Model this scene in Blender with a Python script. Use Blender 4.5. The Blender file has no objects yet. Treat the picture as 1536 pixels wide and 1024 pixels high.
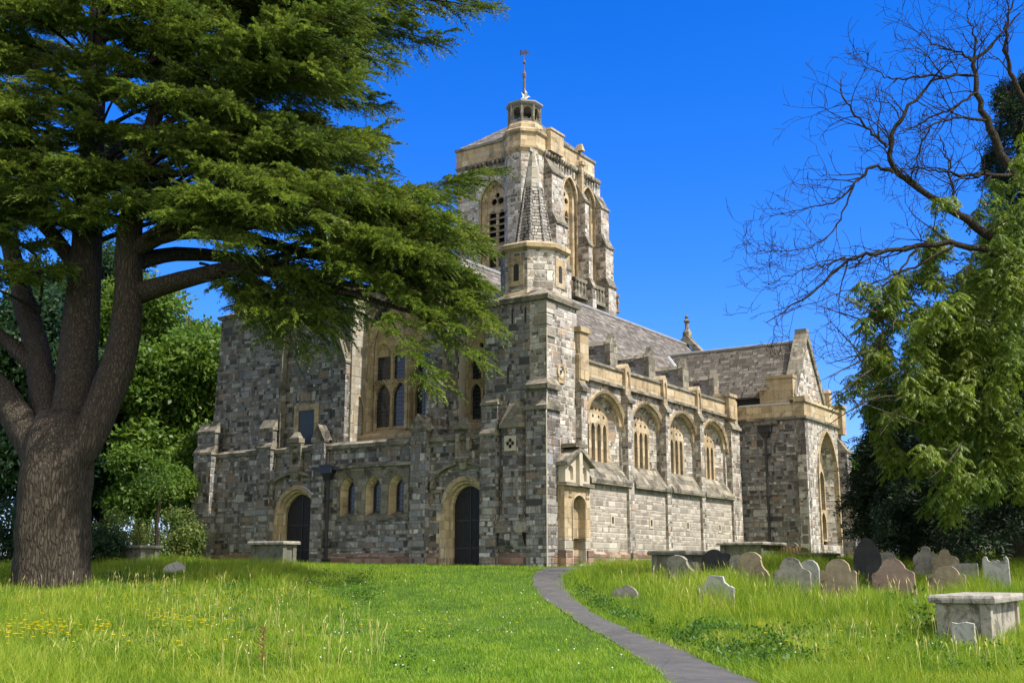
import bpy, math, random
import numpy as np
from mathutils import Vector, Matrix, noise as mnoise
from mathutils.geometry import tessellate_polygon
random.seed(7); RNG = np.random.default_rng(11)
SC = bpy.context.scene; COL = SC.collection
R = math.radians
# ------------------------------------------------------------------ camera maths (for measuring positions)
FPX, TILT, CX, CY = 1700., R(11.25), 768., 512.
ANG = R(33.4)
EV = (math.sin(ANG), math.cos(ANG)); NV = (-math.cos(ANG), math.sin(ANG))
CORNER = (1.309, 42.0)
def ray(x, y):
    a = (x-CX)/FPX; b = (CY-y)/FPX
    return (a, math.cos(TILT)-b*math.sin(TILT), math.sin(TILT)+b*math.cos(TILT))
def at(x, y, Y):
    d = ray(x, y); t = Y/d[1]; return (d[0]*t, Y, d[2]*t)
GY = [-60, 0, 10, 16, 20, 23, 28, 33, 37, 41, 46, 58, 80, 120, 400]
GZ = [-1.75, -1.68, -1.65, -1.60, -1.52, -1.41, -1.06, -.60, -.28, -.02, .12, .33, .5, .7, .9]
_sy = np.linspace(-60, 400, 2400); _sz = np.interp(_sy, GY, GZ)
_k = np.ones(9)/9; _sz = np.convolve(np.pad(_sz, 4, mode='edge'), _k, 'valid')
def g_np(x, y):
    z = np.interp(y, _sy, _sz)
    b = 0.05*np.sin(x*.55+1.3)*np.sin(y*.5+.4)+.03*np.sin(x*1.3+y*.7)
    return z + b*np.clip((46-y)/12, 0, 1)*np.clip((y-5)/8, 0, 1)
def g(x, y): return float(g_np(np.array([x], float), np.array([y], float))[0])
def hit(px, py, Ymax=60):
    d = ray(px, py); Y = 8.
    while Y < Ymax:
        t = Y/d[1]
        if d[2]*t <= g(d[0]*t, Y) : return (d[0]*t, Y, g(d[0]*t, Y))
        Y += .05
    t = Ymax/d[1]; return (d[0]*t, Ymax, g(d[0]*t, Ymax))
def w2l(x, y):
    dx = x-CORNER[0]; dy = y-CORNER[1]
    return dx*EV[0]+dy*EV[1], dx*NV[0]+dy*NV[1]
def l2w(X, Y): return CORNER[0]+EV[0]*X+NV[0]*Y, CORNER[1]+EV[1]*X+NV[1]*Y
# ------------------------------------------------------------------ node helper
class NT:
    def __init__(s, name):
        s.m = bpy.data.materials.new(name); s.m.use_nodes = True
        s.t = s.m.node_tree; s.t.nodes.clear()
        s.out = s.n('ShaderNodeOutputMaterial')
    def n(s, typ, **k):
        nd = s.t.nodes.new(typ)
        for a, b in k.items(): setattr(nd, a, b)
        return nd
    def lk(s, a, b): s.t.links.new(a, b)
    def put(s, sock, v):
        if hasattr(v, 'is_output') or isinstance(v, bpy.types.NodeSocket): s.lk(v, sock)
        else: sock.default_value = v
    def M(s, op, a, b=0., c=None, clamp=False):
        nd = s.n('ShaderNodeMath', operation=op, use_clamp=clamp)
        s.put(nd.inputs[0], a); s.put(nd.inputs[1], b)
        if c is not None: s.put(nd.inputs[2], c)
        return nd.outputs[0]
    def comb(s, x, y, z=0.):
        nd = s.n('ShaderNodeCombineXYZ')
        for i, v in enumerate((x, y, z)): s.put(nd.inputs[i], v)
        return nd.outputs[0]
    def noise(s, vec, scale, detail=3., rough=.6, dist=0.):
        nd = s.n('ShaderNodeTexNoise'); s.lk(vec, nd.inputs['Vector'])
        nd.inputs['Scale'].default_value = scale; nd.inputs['Detail'].default_value = detail
        nd.inputs['Roughness'].default_value = rough; nd.inputs['Distortion'].default_value = dist
        return nd.outputs['Fac']
    def white(s, vec):
        nd = s.n('ShaderNodeTexWhiteNoise', noise_dimensions='2D'); s.lk(vec, nd.inputs['Vector'])
        return nd.outputs['Value']
    def ramp(s, fac, stops, interp='LINEAR'):
        nd = s.n('ShaderNodeValToRGB'); cr = nd.color_ramp; cr.interpolation = interp
        while len(cr.elements) < len(stops): cr.elements.new(.5)
        for e, (p, c) in zip(cr.elements, stops):
            e.position = p; e.color = (c[0], c[1], c[2], 1) if len(c) == 3 else c
        s.lk(fac, nd.inputs[0]); return nd.outputs[0]
    def mix(s, fac, a, b, blend='MIX'):
        nd = s.n('ShaderNodeMix', data_type='RGBA', blend_type=blend)
        s.put(nd.inputs[0], fac)
        for i, v in ((6, a), (7, b)):
            if isinstance(v, tuple): v = (v[0], v[1], v[2], 1)
            s.put(nd.inputs[i], v)
        return nd.outputs[2]
    def smooth(s, x, lo, hi):
        nd = s.n('ShaderNodeMapRange', interpolation_type='SMOOTHSTEP')
        s.put(nd.inputs[0], x); nd.inputs[1].default_value = lo; nd.inputs[2].default_value = hi
        return nd.outputs[0]
    def bump(s, h, strength=.5, dist=.02):
        nd = s.n('ShaderNodeBump'); nd.inputs['Strength'].default_value = strength
        nd.inputs['Distance'].default_value = dist; s.lk(h, nd.inputs['Height']); return nd.outputs[0]
    def fin(s, col, rough=.9, normal=None, spec=.3, metal=0.):
        p = s.n('ShaderNodeBsdfPrincipled'); s.put(p.inputs['Base Color'], (col[0], col[1], col[2], 1) if isinstance(col, tuple) else col)
        s.put(p.inputs['Roughness'], rough); p.inputs['Specular IOR Level'].default_value = spec
        p.inputs['Metallic'].default_value = metal
        if normal is not None: s.lk(normal, p.inputs['Normal'])
        s.lk(p.outputs[0], s.out.inputs[0]); return s.m
    def uv(s):
        u = s.n('ShaderNodeUVMap', uv_map='UVMap'); sp = s.n('ShaderNodeSeparateXYZ'); s.lk(u.outputs[0], sp.inputs[0])
        return u.outputs[0], sp.outputs[0], sp.outputs[1]
    def obj(s): return s.n('ShaderNodeTexCoord').outputs['Object']
def masonry(name, h, w, stops, mortar, wob=.035, bump=.7, jm=.02, var=.35, stain=None, rowvar=.3, slate=False, lichen=None, interp='CONSTANT', big=0., streak=0.):
    t = NT(name); vec, u, v = t.uv(); ob = t.obj()
    n1 = t.noise(vec, 3.1, 2.); n2 = t.noise(vec, 2.3, 2.)
    mp = t.n('ShaderNodeMapping'); t.lk(vec, mp.inputs[0]); mp.inputs['Location'].default_value = (17.3, 5.1, 0)
    n2 = t.noise(mp.outputs[0], 3.7, 2.)
    u = t.M('ADD', u, t.M('MULTIPLY', t.M('SUBTRACT', n1, .5), wob*3)); v = t.M('ADD', v, t.M('MULTIPLY', t.M('SUBTRACT', n2, .5), wob*1.6))
    def grid(h, w, sd, rowvar):
        vv = t.M('DIVIDE', v, h)
        vv = t.M('ADD', vv, t.M('MULTIPLY', t.M('SINE', t.M('MULTIPLY', vv, 1.73)), rowvar))
        row = t.M('FLOOR', vv); fv = t.M('FRACT', vv); rr = t.white(t.comb(row, 3.7+sd))
        ww = t.M('MULTIPLY', t.M('ADD', t.M('MULTIPLY', rr, .8), .6), w)
        uu = t.M('ADD', t.M('DIVIDE', u, ww), t.M('MULTIPLY', rr, 71.))
        uu = t.M('ADD', uu, t.M('MULTIPLY', t.M('SINE', t.M('ADD', t.M('MULTIPLY', uu, 2.3), row)), .36))
        col = t.M('FLOOR', uu); fu = t.M('FRACT', uu)
        du = t.M('MULTIPLY', t.M('MINIMUM', fu, t.M('SUBTRACT', 1., fu)), ww)
        dv = t.M('MULTIPLY', t.M('MINIMUM', fv, t.M('SUBTRACT', 1., fv)), h)
        return row, col, fv, t.M('SMOOTH_MIN', du, dv, .03)
    row, col, fv, d = grid(h, w, 0., rowvar)
    if big:
        r2, c2, f2, d2 = grid(h*1.9, w*1.55, 5., rowvar*.6)
        sel = t.M('LESS_THAN', t.white(t.comb(t.M('ADD', c2, .23), t.M('ADD', r2, .57))), big)
        mixf = lambda a, b: t.M('ADD', a, t.M('MULTIPLY', sel, t.M('SUBTRACT', b, a)))
        row = mixf(row, t.M('ADD', r2, 1000.5)); col = mixf(col, c2); d = mixf(d, d2); d = t.M('MINIMUM', d, t.M('ADD', d2, t.M('MULTIPLY', t.M('SUBTRACT', 1., sel), .012)))
    cell = t.white(t.comb(col, row)); cell2 = t.white(t.comb(t.M('ADD', col, .37), t.M('ADD', row, .71)))
    d = t.M('ADD', d, t.M('MULTIPLY', t.M('SUBTRACT', t.noise(vec, 14., 2.), .5), .02))
    mask = t.smooth(d, jm*.15, jm*1.1)
    c = t.ramp(cell, stops, interp)
    fine = t.noise(vec, 9., 5., .7)
    c = t.mix(1., c, t.ramp(fine, [(.2, (1-var,)*3), (.8, (1+var*.6,)*3)]), 'MULTIPLY')
    c = t.mix(1., c, t.ramp(cell2, [(0, (1-var*.6,)*3), (1, (1+var*.5,)*3)]), 'MULTIPLY')
    c = t.mix(mask, mortar, c)
    if lichen:
        ln = t.smooth(t.noise(ob, lichen[1], 6., .75, .4), lichen[2], lichen[2]+.13)
        c = t.mix(t.M('MULTIPLY', ln, lichen[3]), c, lichen[0])
    if stain:
        ln = t.smooth(t.noise(ob, stain[1], 5., .7, .5), stain[2], stain[2]+.16)
        c = t.mix(t.M('MULTIPLY', ln, stain[3]), c, stain[0])
    if streak:
        ms = t.n('ShaderNodeMapping'); t.lk(vec, ms.inputs[0]); ms.inputs['Scale'].default_value = (1.6, .16, 1)
        sk = t.smooth(t.noise(ms.outputs[0], 1.3, 5., .7, .3), .5, .68)
        c = t.mix(t.M('MULTIPLY', sk, streak), c, (.06, .055, .045))
    hgt = t.M('ADD', t.M('MULTIPLY', mask, .6), t.M('ADD', t.M('MULTIPLY', fine, .5), t.M('MULTIPLY', cell2, .45)))
    if slate: hgt = t.M('ADD', t.M('MULTIPLY', t.M('SUBTRACT', 1., fv), 1.3), hgt)
    return t.fin(c, .92, t.bump(hgt, bump, .035), .2)
M = {}
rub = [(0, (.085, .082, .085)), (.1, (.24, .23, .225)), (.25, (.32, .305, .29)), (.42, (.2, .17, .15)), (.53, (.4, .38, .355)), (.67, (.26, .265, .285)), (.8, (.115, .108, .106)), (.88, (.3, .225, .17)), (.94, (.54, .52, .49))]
M['rubble'] = masonry('coursed_rubble', .165, .245, rub, (.24, .205, .165), wob=.055, var=.45, big=.16, stain=((.058, .05, .047), .5, .54, .55), lichen=((.46, .43, .38), 2.6, .58, .55), bump=1., streak=.45)  # darker copy of the church stone, west-side shade put into its colour
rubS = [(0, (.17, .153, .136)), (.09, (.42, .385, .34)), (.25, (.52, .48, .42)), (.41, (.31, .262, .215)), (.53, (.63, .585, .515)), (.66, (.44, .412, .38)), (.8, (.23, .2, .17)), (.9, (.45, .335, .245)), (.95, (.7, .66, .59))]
M['rubble_south'] = masonry('pale_rubble', .17, .245, rubS, (.52, .455, .37), wob=.055, var=.45, big=.17, stain=((.13, .115, .1), .5, .56, .5), lichen=((.66, .63, .57), 2.6, .62, .5), bump=1., streak=.38)  # same stone in a sunlit tone, for south faces, tower and vestry
M['rubble_low'] = masonry('small_rubble', .15, .3, [(0, (.32, .285, .24)), (.3, (.45, .405, .345)), (.6, (.385, .34, .285)), (.85, (.54, .49, .42))], (.48, .42, .34), wob=.045, stain=((.16, .14, .11), .6, .6, .4))
M['ashlar'] = masonry('warm_ashlar', .36, .75, [(0, (.48, .365, .22)), (.3, (.54, .425, .27)), (.6, (.44, .335, .2)), (.85, (.57, .465, .32))], (.3, .23, .14), wob=.01, bump=.4, jm=.014, var=.3, stain=((.17, .14, .1), 1.3, .5, .75), rowvar=.1, lichen=((.36, .33, .28), 2.8, .56, .6), streak=.45)
M['ashlar_grey'] = masonry('weathered_ashlar', .3, .6, [(0, (.26, .23, .175)), (.3, (.31, .28, .22)), (.6, (.21, .19, .15)), (.85, (.35, .31, .24))], (.17, .15, .11), wob=.015, bump=.6, jm=.015, var=.4, stain=((.05, .046, .04), 1.5, .48, .8), rowvar=.1, lichen=((.4, .34, .2), 2.2, .58, .6), streak=.4)
M['quoin'] = masonry('pale_quoins', .3, .5, [(0, (.4, .36, .29)), (.4, (.47, .44, .38)), (.7, (.34, .3, .24))], (.3, .26, .2), wob=.012, stain=((.12, .11, .09), 1., .6, .5))
M['plinth'] = masonry('red_plinth', .16, .42, [(0, (.27, .15, .1)), (.25, (.2, .13, .1)), (.5, (.35, .235, .17)), (.7, (.17, .13, .105)), (.85, (.4, .3, .24))], (.24, .19, .15), wob=.05, stain=((.08, .07, .055), .8, .55, .6))
M['slate'] = masonry('stone_slates', .2, .34, [(0, (.13, .114, .096)), (.2, (.19, .168, .144)), (.45, (.155, .138, .12)), (.7, (.245, .22, .19)), (.9, (.11, .097, .084))], (.05, .047, .043), wob=.03, bump=.9, jm=.016, slate=True, stain=((.1, .085, .065), .7, .55, .6), lichen=((.4, .37, .3), 3., .66, .6), rowvar=.08)
M['slate_blue'] = masonry('blue_slates', .16, .26, [(0, (.05, .06, .085)), (.5, (.07, .08, .11)), (.8, (.045, .05, .07))], (.02, .02, .025), wob=.01, bump=.5, slate=True, rowvar=.05)
M['spire'] = masonry('spire_slates', .14, .26, [(0, (.25, .228, .2)), (.3, (.3, .275, .242)), (.6, (.36, .335, .3)), (.85, (.22, .2, .178))], (.05, .048, .045), wob=.02, bump=1., slate=True, rowvar=.05, lichen=((.45, .44, .4), 4., .6, .6))
def simple(name, c1, c2, scale=6., rough=.9, bump=.3, spec=.3, metal=0., stain=None, detail=5.):
    t = NT(name); ob = t.obj(); n = t.noise(ob, scale, detail, .65)
    c = t.ramp(n, [(.3, c1), (.7, c2)])
    if stain:
        for st in (stain if isinstance(stain, list) else [stain]):
            c = t.mix(t.M('MULTIPLY', t.smooth(t.noise(ob, st[1], 6., .75, .6), st[2], st[2]+.15), st[3]), c, st[0])
    n2 = t.noise(ob, scale*5, 4., .7)
    return t.fin(c, rough, t.bump(t.M('ADD', n, n2), bump, .02), spec, metal)
M['cream'] = simple('cream_stone', (.46, .4, .3), (.56, .5, .4), 3., stain=((.2, .18, .15), 1.6, .6, .5))
M['lead'] = simple('lead_sheet', (.42, .44, .47), (.6, .62, .66), 2., .45, .1, .5)
M['lead_grey'] = simple('weathered_lead', (.2, .2, .2), (.33, .32, .31), 3., .6, .2, .4)
M['iron'] = simple('black_iron', (.012, .012, .014), (.028, .028, .03), 8., .45, .15, .5)
M['dark_void'] = simple('louvre_shadow_timber', (.03, .028, .026), (.045, .042, .04), 5., .9, .1)  # flat dark colour standing in for shade inside openings and under the eaves
M['louvre'] = simple('weathered_louvre', (.2, .17, .13), (.33, .28, .21), 5., .9, .3)
M['rust'] = simple('weathered_pole', (.1, .07, .06), (.18, .13, .115), 6., .7, .2)
t = NT('black_oak_door'); vec, u, v = t.uv()
f = t.M('FRACT', t.M('MULTIPLY', u, 5.5)); ln = t.smooth(t.M('ABSOLUTE', t.M('SUBTRACT', f, .5)), .42, .49)
c = t.mix(ln, (.016, .015, .016), (.004, .004, .004)); c = t.mix(1., c, t.ramp(t.noise(t.obj(), 5., 4.), [(.3, (.7,)*3), (.7, (1.5,)*3)]), 'MULTIPLY')
M['door'] = t.fin(c, .6, t.bump(t.M('SUBTRACT', 1., ln), .5, .02), .3)
M['blue_door'] = simple('slate_blue_paint', (.035, .05, .07), (.05, .068, .09), 3., .5, .05)
t = NT('leaded_glass'); vec, u, v = t.uv()
a = t.M('FRACT', t.M('MULTIPLY', u, 8.)); b = t.M('FRACT', t.M('MULTIPLY', v, 6.))
ed = t.M('MAXIMUM', t.M('ABSOLUTE', t.M('SUBTRACT', a, .5)), t.M('ABSOLUTE', t.M('SUBTRACT', b, .5)))
ln = t.smooth(ed, .42, .47)
cell = t.white(t.comb(t.M('FLOOR', t.M('MULTIPLY', u, 8.)), t.M('FLOOR', t.M('MULTIPLY', v, 6.))))
c = t.mix(ln, t.ramp(cell, [(0, (.008, .01, .016)), (.5, (.018, .022, .034)), (1, (.03, .036, .055))]), (.05, .052, .056))
M['glass'] = t.fin(c, t.M('ADD', .12, t.M('MULTIPLY', ln, .5)), t.bump(t.M('ADD', t.M('MULTIPLY', cell, .8), ln), .25, .01), .5)
# gravestones
M['grave_grey'] = simple('grey_gravestone', (.2, .18, .145), (.36, .33, .275), 5., bump=.6, stain=[((.06, .055, .042), 2.2, .47, .8), ((.5, .47, .38), 9., .56, .75), ((.17, .18, .08), 3., .54, .5)])
M['grave_dark'] = simple('black_gravestone', (.02, .021, .022), (.045, .044, .042), 4., .6, .3, stain=((.13, .125, .11), 10., .58, .5))
M['grave_brown'] = simple('brown_gravestone', (.25, .19, .125), (.4, .32, .22), 4., bump=.6, stain=[((.08, .065, .042), 2., .48, .8), ((.55, .5, .39), 9., .57, .7), ((.18, .17, .07), 3., .55, .5)])
M['grave_pink'] = simple('pink_sandstone', (.25, .17, .135), (.36, .26, .205), 4., bump=.6, stain=[((.1, .07, .055), 2.2, .5, .75), ((.52, .46, .37), 9., .57, .7)])
M['grave_pale'] = simple('pale_marble', (.34, .33, .3), (.52, .5, .46), 3., bump=.4, stain=[((.07, .07, .065), 2.6, .46, .85), ((.6, .58, .52), 8., .58, .5)])
M['tomb'] = simple('rendered_tomb', (.26, .23, .19), (.44, .4, .33), 2.5, bump=.7, stain=[((.075, .066, .05), 2.2, .47, .8), ((.15, .15, .075), 3., .52, .5), ((.55, .51, .43), 6., .57, .6)])
M['tomb_slab'] = simple('lichened_slab', (.26, .23, .195), (.46, .42, .36), 5., bump=.8, stain=[((.06, .053, .042), 4., .48, .8), ((.6, .57, .5), 9., .56, .7)])
M['tomb_dark'] = simple('mossy_tomb', (.1, .1, .08), (.2, .19, .16), 3., bump=.6, stain=[((.045, .05, .03), 2., .5, .75), ((.3, .29, .24), 8., .58, .6)])
M['tile'] = simple('red_tile', (.13, .07, .05), (.22, .12, .085), 6.)
def leafmat(name, cols, trans=.35, rough=.55, cl=.9, clump=None, tcol=1.25):
    t = NT(name); geo = t.n('ShaderNodeNewGeometry')
    r = geo.outputs['Random Per Island']; n = t.noise(t.obj(), cl, 3., .6)
    fac = t.M('ADD', t.M('MULTIPLY', r, .6), t.M('MULTIPLY', t.smooth(n, .3, .7), .4))
    c = t.ramp(fac, cols)
    p = t.n('ShaderNodeBsdfPrincipled'); t.lk(c, p.inputs['Base Color']); p.inputs['Roughness'].default_value = rough
    p.inputs['Specular IOR Level'].default_value = .25
    tr = t.n('ShaderNodeBsdfTranslucent')
    t.lk(t.mix(1., c, (tcol*1.05, tcol*1.1, tcol*.5), 'MULTIPLY'), tr.inputs[0])
    mx = t.n('ShaderNodeMixShader'); mx.inputs[0].default_value = trans
    t.lk(p.outputs[0], mx.inputs[1]); t.lk(tr.outputs[0], mx.inputs[2]); t.lk(mx.outputs[0], t.out.inputs[0])
    return t.m
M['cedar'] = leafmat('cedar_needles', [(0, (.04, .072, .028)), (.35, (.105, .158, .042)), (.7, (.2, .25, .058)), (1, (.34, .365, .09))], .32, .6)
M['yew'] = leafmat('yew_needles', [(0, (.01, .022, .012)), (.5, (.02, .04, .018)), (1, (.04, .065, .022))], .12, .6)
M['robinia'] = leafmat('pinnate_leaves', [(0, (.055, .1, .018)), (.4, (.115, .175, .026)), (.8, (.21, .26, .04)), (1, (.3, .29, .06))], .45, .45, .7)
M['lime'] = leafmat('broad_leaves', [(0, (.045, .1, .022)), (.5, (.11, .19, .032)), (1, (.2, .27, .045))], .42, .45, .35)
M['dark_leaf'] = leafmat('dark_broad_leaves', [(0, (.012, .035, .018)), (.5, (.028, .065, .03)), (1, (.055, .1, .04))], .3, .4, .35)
M['scrub'] = leafmat('scrub_leaves', [(0, (.07, .12, .03)), (.5, (.13, .19, .045)), (1, (.3, .28, .12))], .35, .6, .8)
M['nettle'] = leafmat('weed_leaves', [(0, (.03, .08, .012)), (.5, (.06, .14, .02)), (1, (.1, .2, .03))], .3, .5, .8)
def grassmat(name, cols):
    t = NT(name); geo = t.n('ShaderNodeNewGeometry'); r = geo.outputs['Random Per Island']
    n = t.noise(t.obj(), .5, 4., .65); n2 = t.noise(t.obj(), 2.2, 3., .6)
    fac = t.M('ADD', t.M('MULTIPLY', r, .5), t.M('ADD', t.M('MULTIPLY', t.smooth(n, .35, .65), .3), t.M('MULTIPLY', t.smooth(n2, .35, .65), .2)))
    c = t.ramp(fac, cols)
    p = t.n('ShaderNodeBsdfPrincipled'); t.lk(c, p.inputs['Base Color']); p.inputs['Roughness'].default_value = .5
    p.inputs['Specular IOR Level'].default_value = .25
    tr = t.n('ShaderNodeBsdfTranslucent'); t.lk(t.mix(1., c, (1.25, 1.3, .55), 'MULTIPLY'), tr.inputs[0])
    mx = t.n('ShaderNodeMixShader'); mx.inputs[0].default_value = .42
    t.lk(p.outputs[0], mx.inputs[1]); t.lk(tr.outputs[0], mx.inputs[2]); t.lk(mx.outputs[0], t.out.inputs[0]); return t.m
M['grass'] = grassmat('meadow_grass', [(0, (.075, .15, .014)), (.3, (.17, .28, .022)), (.6, (.29, .385, .034)), (.82, (.43, .45, .06)), (1, (.6, .53, .2))])
M['lawn'] = grassmat('mown_grass', [(0, (.105, .21, .018)), (.4, (.21, .35, .026)), (.75, (.31, .43, .04)), (1, (.5, .5, .12))])
M['straw'] = simple('seed_heads', (.36, .34, .1), (.5, .45, .18), 3., .8, .1)
M['yellow'] = simple('buttercup', (.85, .66, .012), (.95, .78, .02), 3., .5, .05)
M['white_flower'] = simple('clover_heads', (.6, .6, .5), (.75, .74, .66), 3., .7, .05)
M['dock'] = simple('dock_seed', (.12, .04, .02), (.2, .07, .035), 6., .8, .1)
t = NT('turf_earth'); ob = t.obj(); n = t.noise(ob, 1.2, 6., .7)
c = t.ramp(n, [(.3, (.03, .06, .01)), (.55, (.055, .11, .014)), (.75, (.1, .12, .03))])
M['ground'] = t.fin(c, .95, t.bump(t.noise(ob, 14., 4.), .6, .05), .1)
t = NT('asphalt_path'); ob = t.obj()
c = t.ramp(t.noise(ob, 1.4, 5., .7), [(.3, (.078, .075, .073)), (.7, (.115, .111, .108))])
gr = t.noise(ob, 60., 3., .8); c = t.mix(1., c, t.ramp(gr, [(.3, (.7,)*3), (.7, (1.35,)*3)]), 'MULTIPLY')
c = t.mix(t.M('MULTIPLY', t.smooth(t.noise(ob, 2.5, 6., .75), .52, .62), .55), c, (.15, .13, .105))
vo = t.n('ShaderNodeTexVoronoi', feature='DISTANCE_TO_EDGE'); t.lk(ob, vo.inputs['Vector']); vo.inputs['Scale'].default_value = .9
cr = t.smooth(t.M('ADD', vo.outputs['Distance'], t.M('MULTIPLY', t.noise(ob, 5., 3.), .06)), .03, .05)
c = t.mix(t.M('ADD', t.M('MULTIPLY', cr, .5), .5), (.05, .052, .04), c)
c = t.mix(t.M('MULTIPLY', t.smooth(t.noise(ob, .8, 3., .6), .55, .6), .18), c, (.06, .058, .06))
M['path'] = t.fin(c, .9, t.bump(t.M('ADD', gr, t.noise(ob, 8., 3.)), .6, .015), .25)
def bark(name, c1, c2, sc=5.):
    sc *= 2.2; t = NT(name); ob = t.obj(); mp = t.n('ShaderNodeMapping'); t.lk(ob, mp.inputs[0]); mp.inputs['Scale'].default_value = (1, 1, .22)
    n = t.noise(mp.outputs[0], sc, 6., .7, .8); n2 = t.noise(mp.outputs[0], sc*3.5, 4., .7)
    dv = t.n('ShaderNodeVectorMath', operation='MULTIPLY_ADD'); nz = t.n('ShaderNodeTexNoise'); t.lk(mp.outputs[0], nz.inputs['Vector']); nz.inputs['Scale'].default_value = sc*.9; nz.inputs['Detail'].default_value = 4; t.lk(nz.outputs['Color'], dv.inputs[0]); dv.inputs[1].default_value = (.16, .16, .16); t.lk(mp.outputs[0], dv.inputs[2])
    v = t.n('ShaderNodeTexVoronoi', feature='DISTANCE_TO_EDGE'); t.lk(dv.outputs[0], v.inputs['Vector']); v.inputs['Scale'].default_value = sc*1.6
    e = t.smooth(v.outputs['Distance'], 0., .25)
    c = t.ramp(n, [(.25, c1), (.75, c2)]); c = t.mix(1., c, t.ramp(e, [(0, (.62,)*3), (1, (1.1,)*3)]), 'MULTIPLY')
    c = t.mix(t.M('MULTIPLY', t.smooth(n2, .6, .75), .35), c, (.2, .19, .15))
    return t.fin(c, .95, t.bump(t.M('ADD', t.M('MULTIPLY', e, .8), n2), 1., .05), .1)
M['cedar_bark'] = bark('cedar_bark', (.046, .037, .03), (.108, .089, .07), 3.2)
M['bark'] = bark('tree_bark', (.06, .05, .04), (.14, .12, .09), 6.)
M['twig'] = bark('twig_bark', (.045, .038, .03), (.11, .092, .065), 6.)
M['pale_twig'] = bark('lichened_twig', (.09, .085, .055), (.19, .17, .11), 6.)
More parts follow.
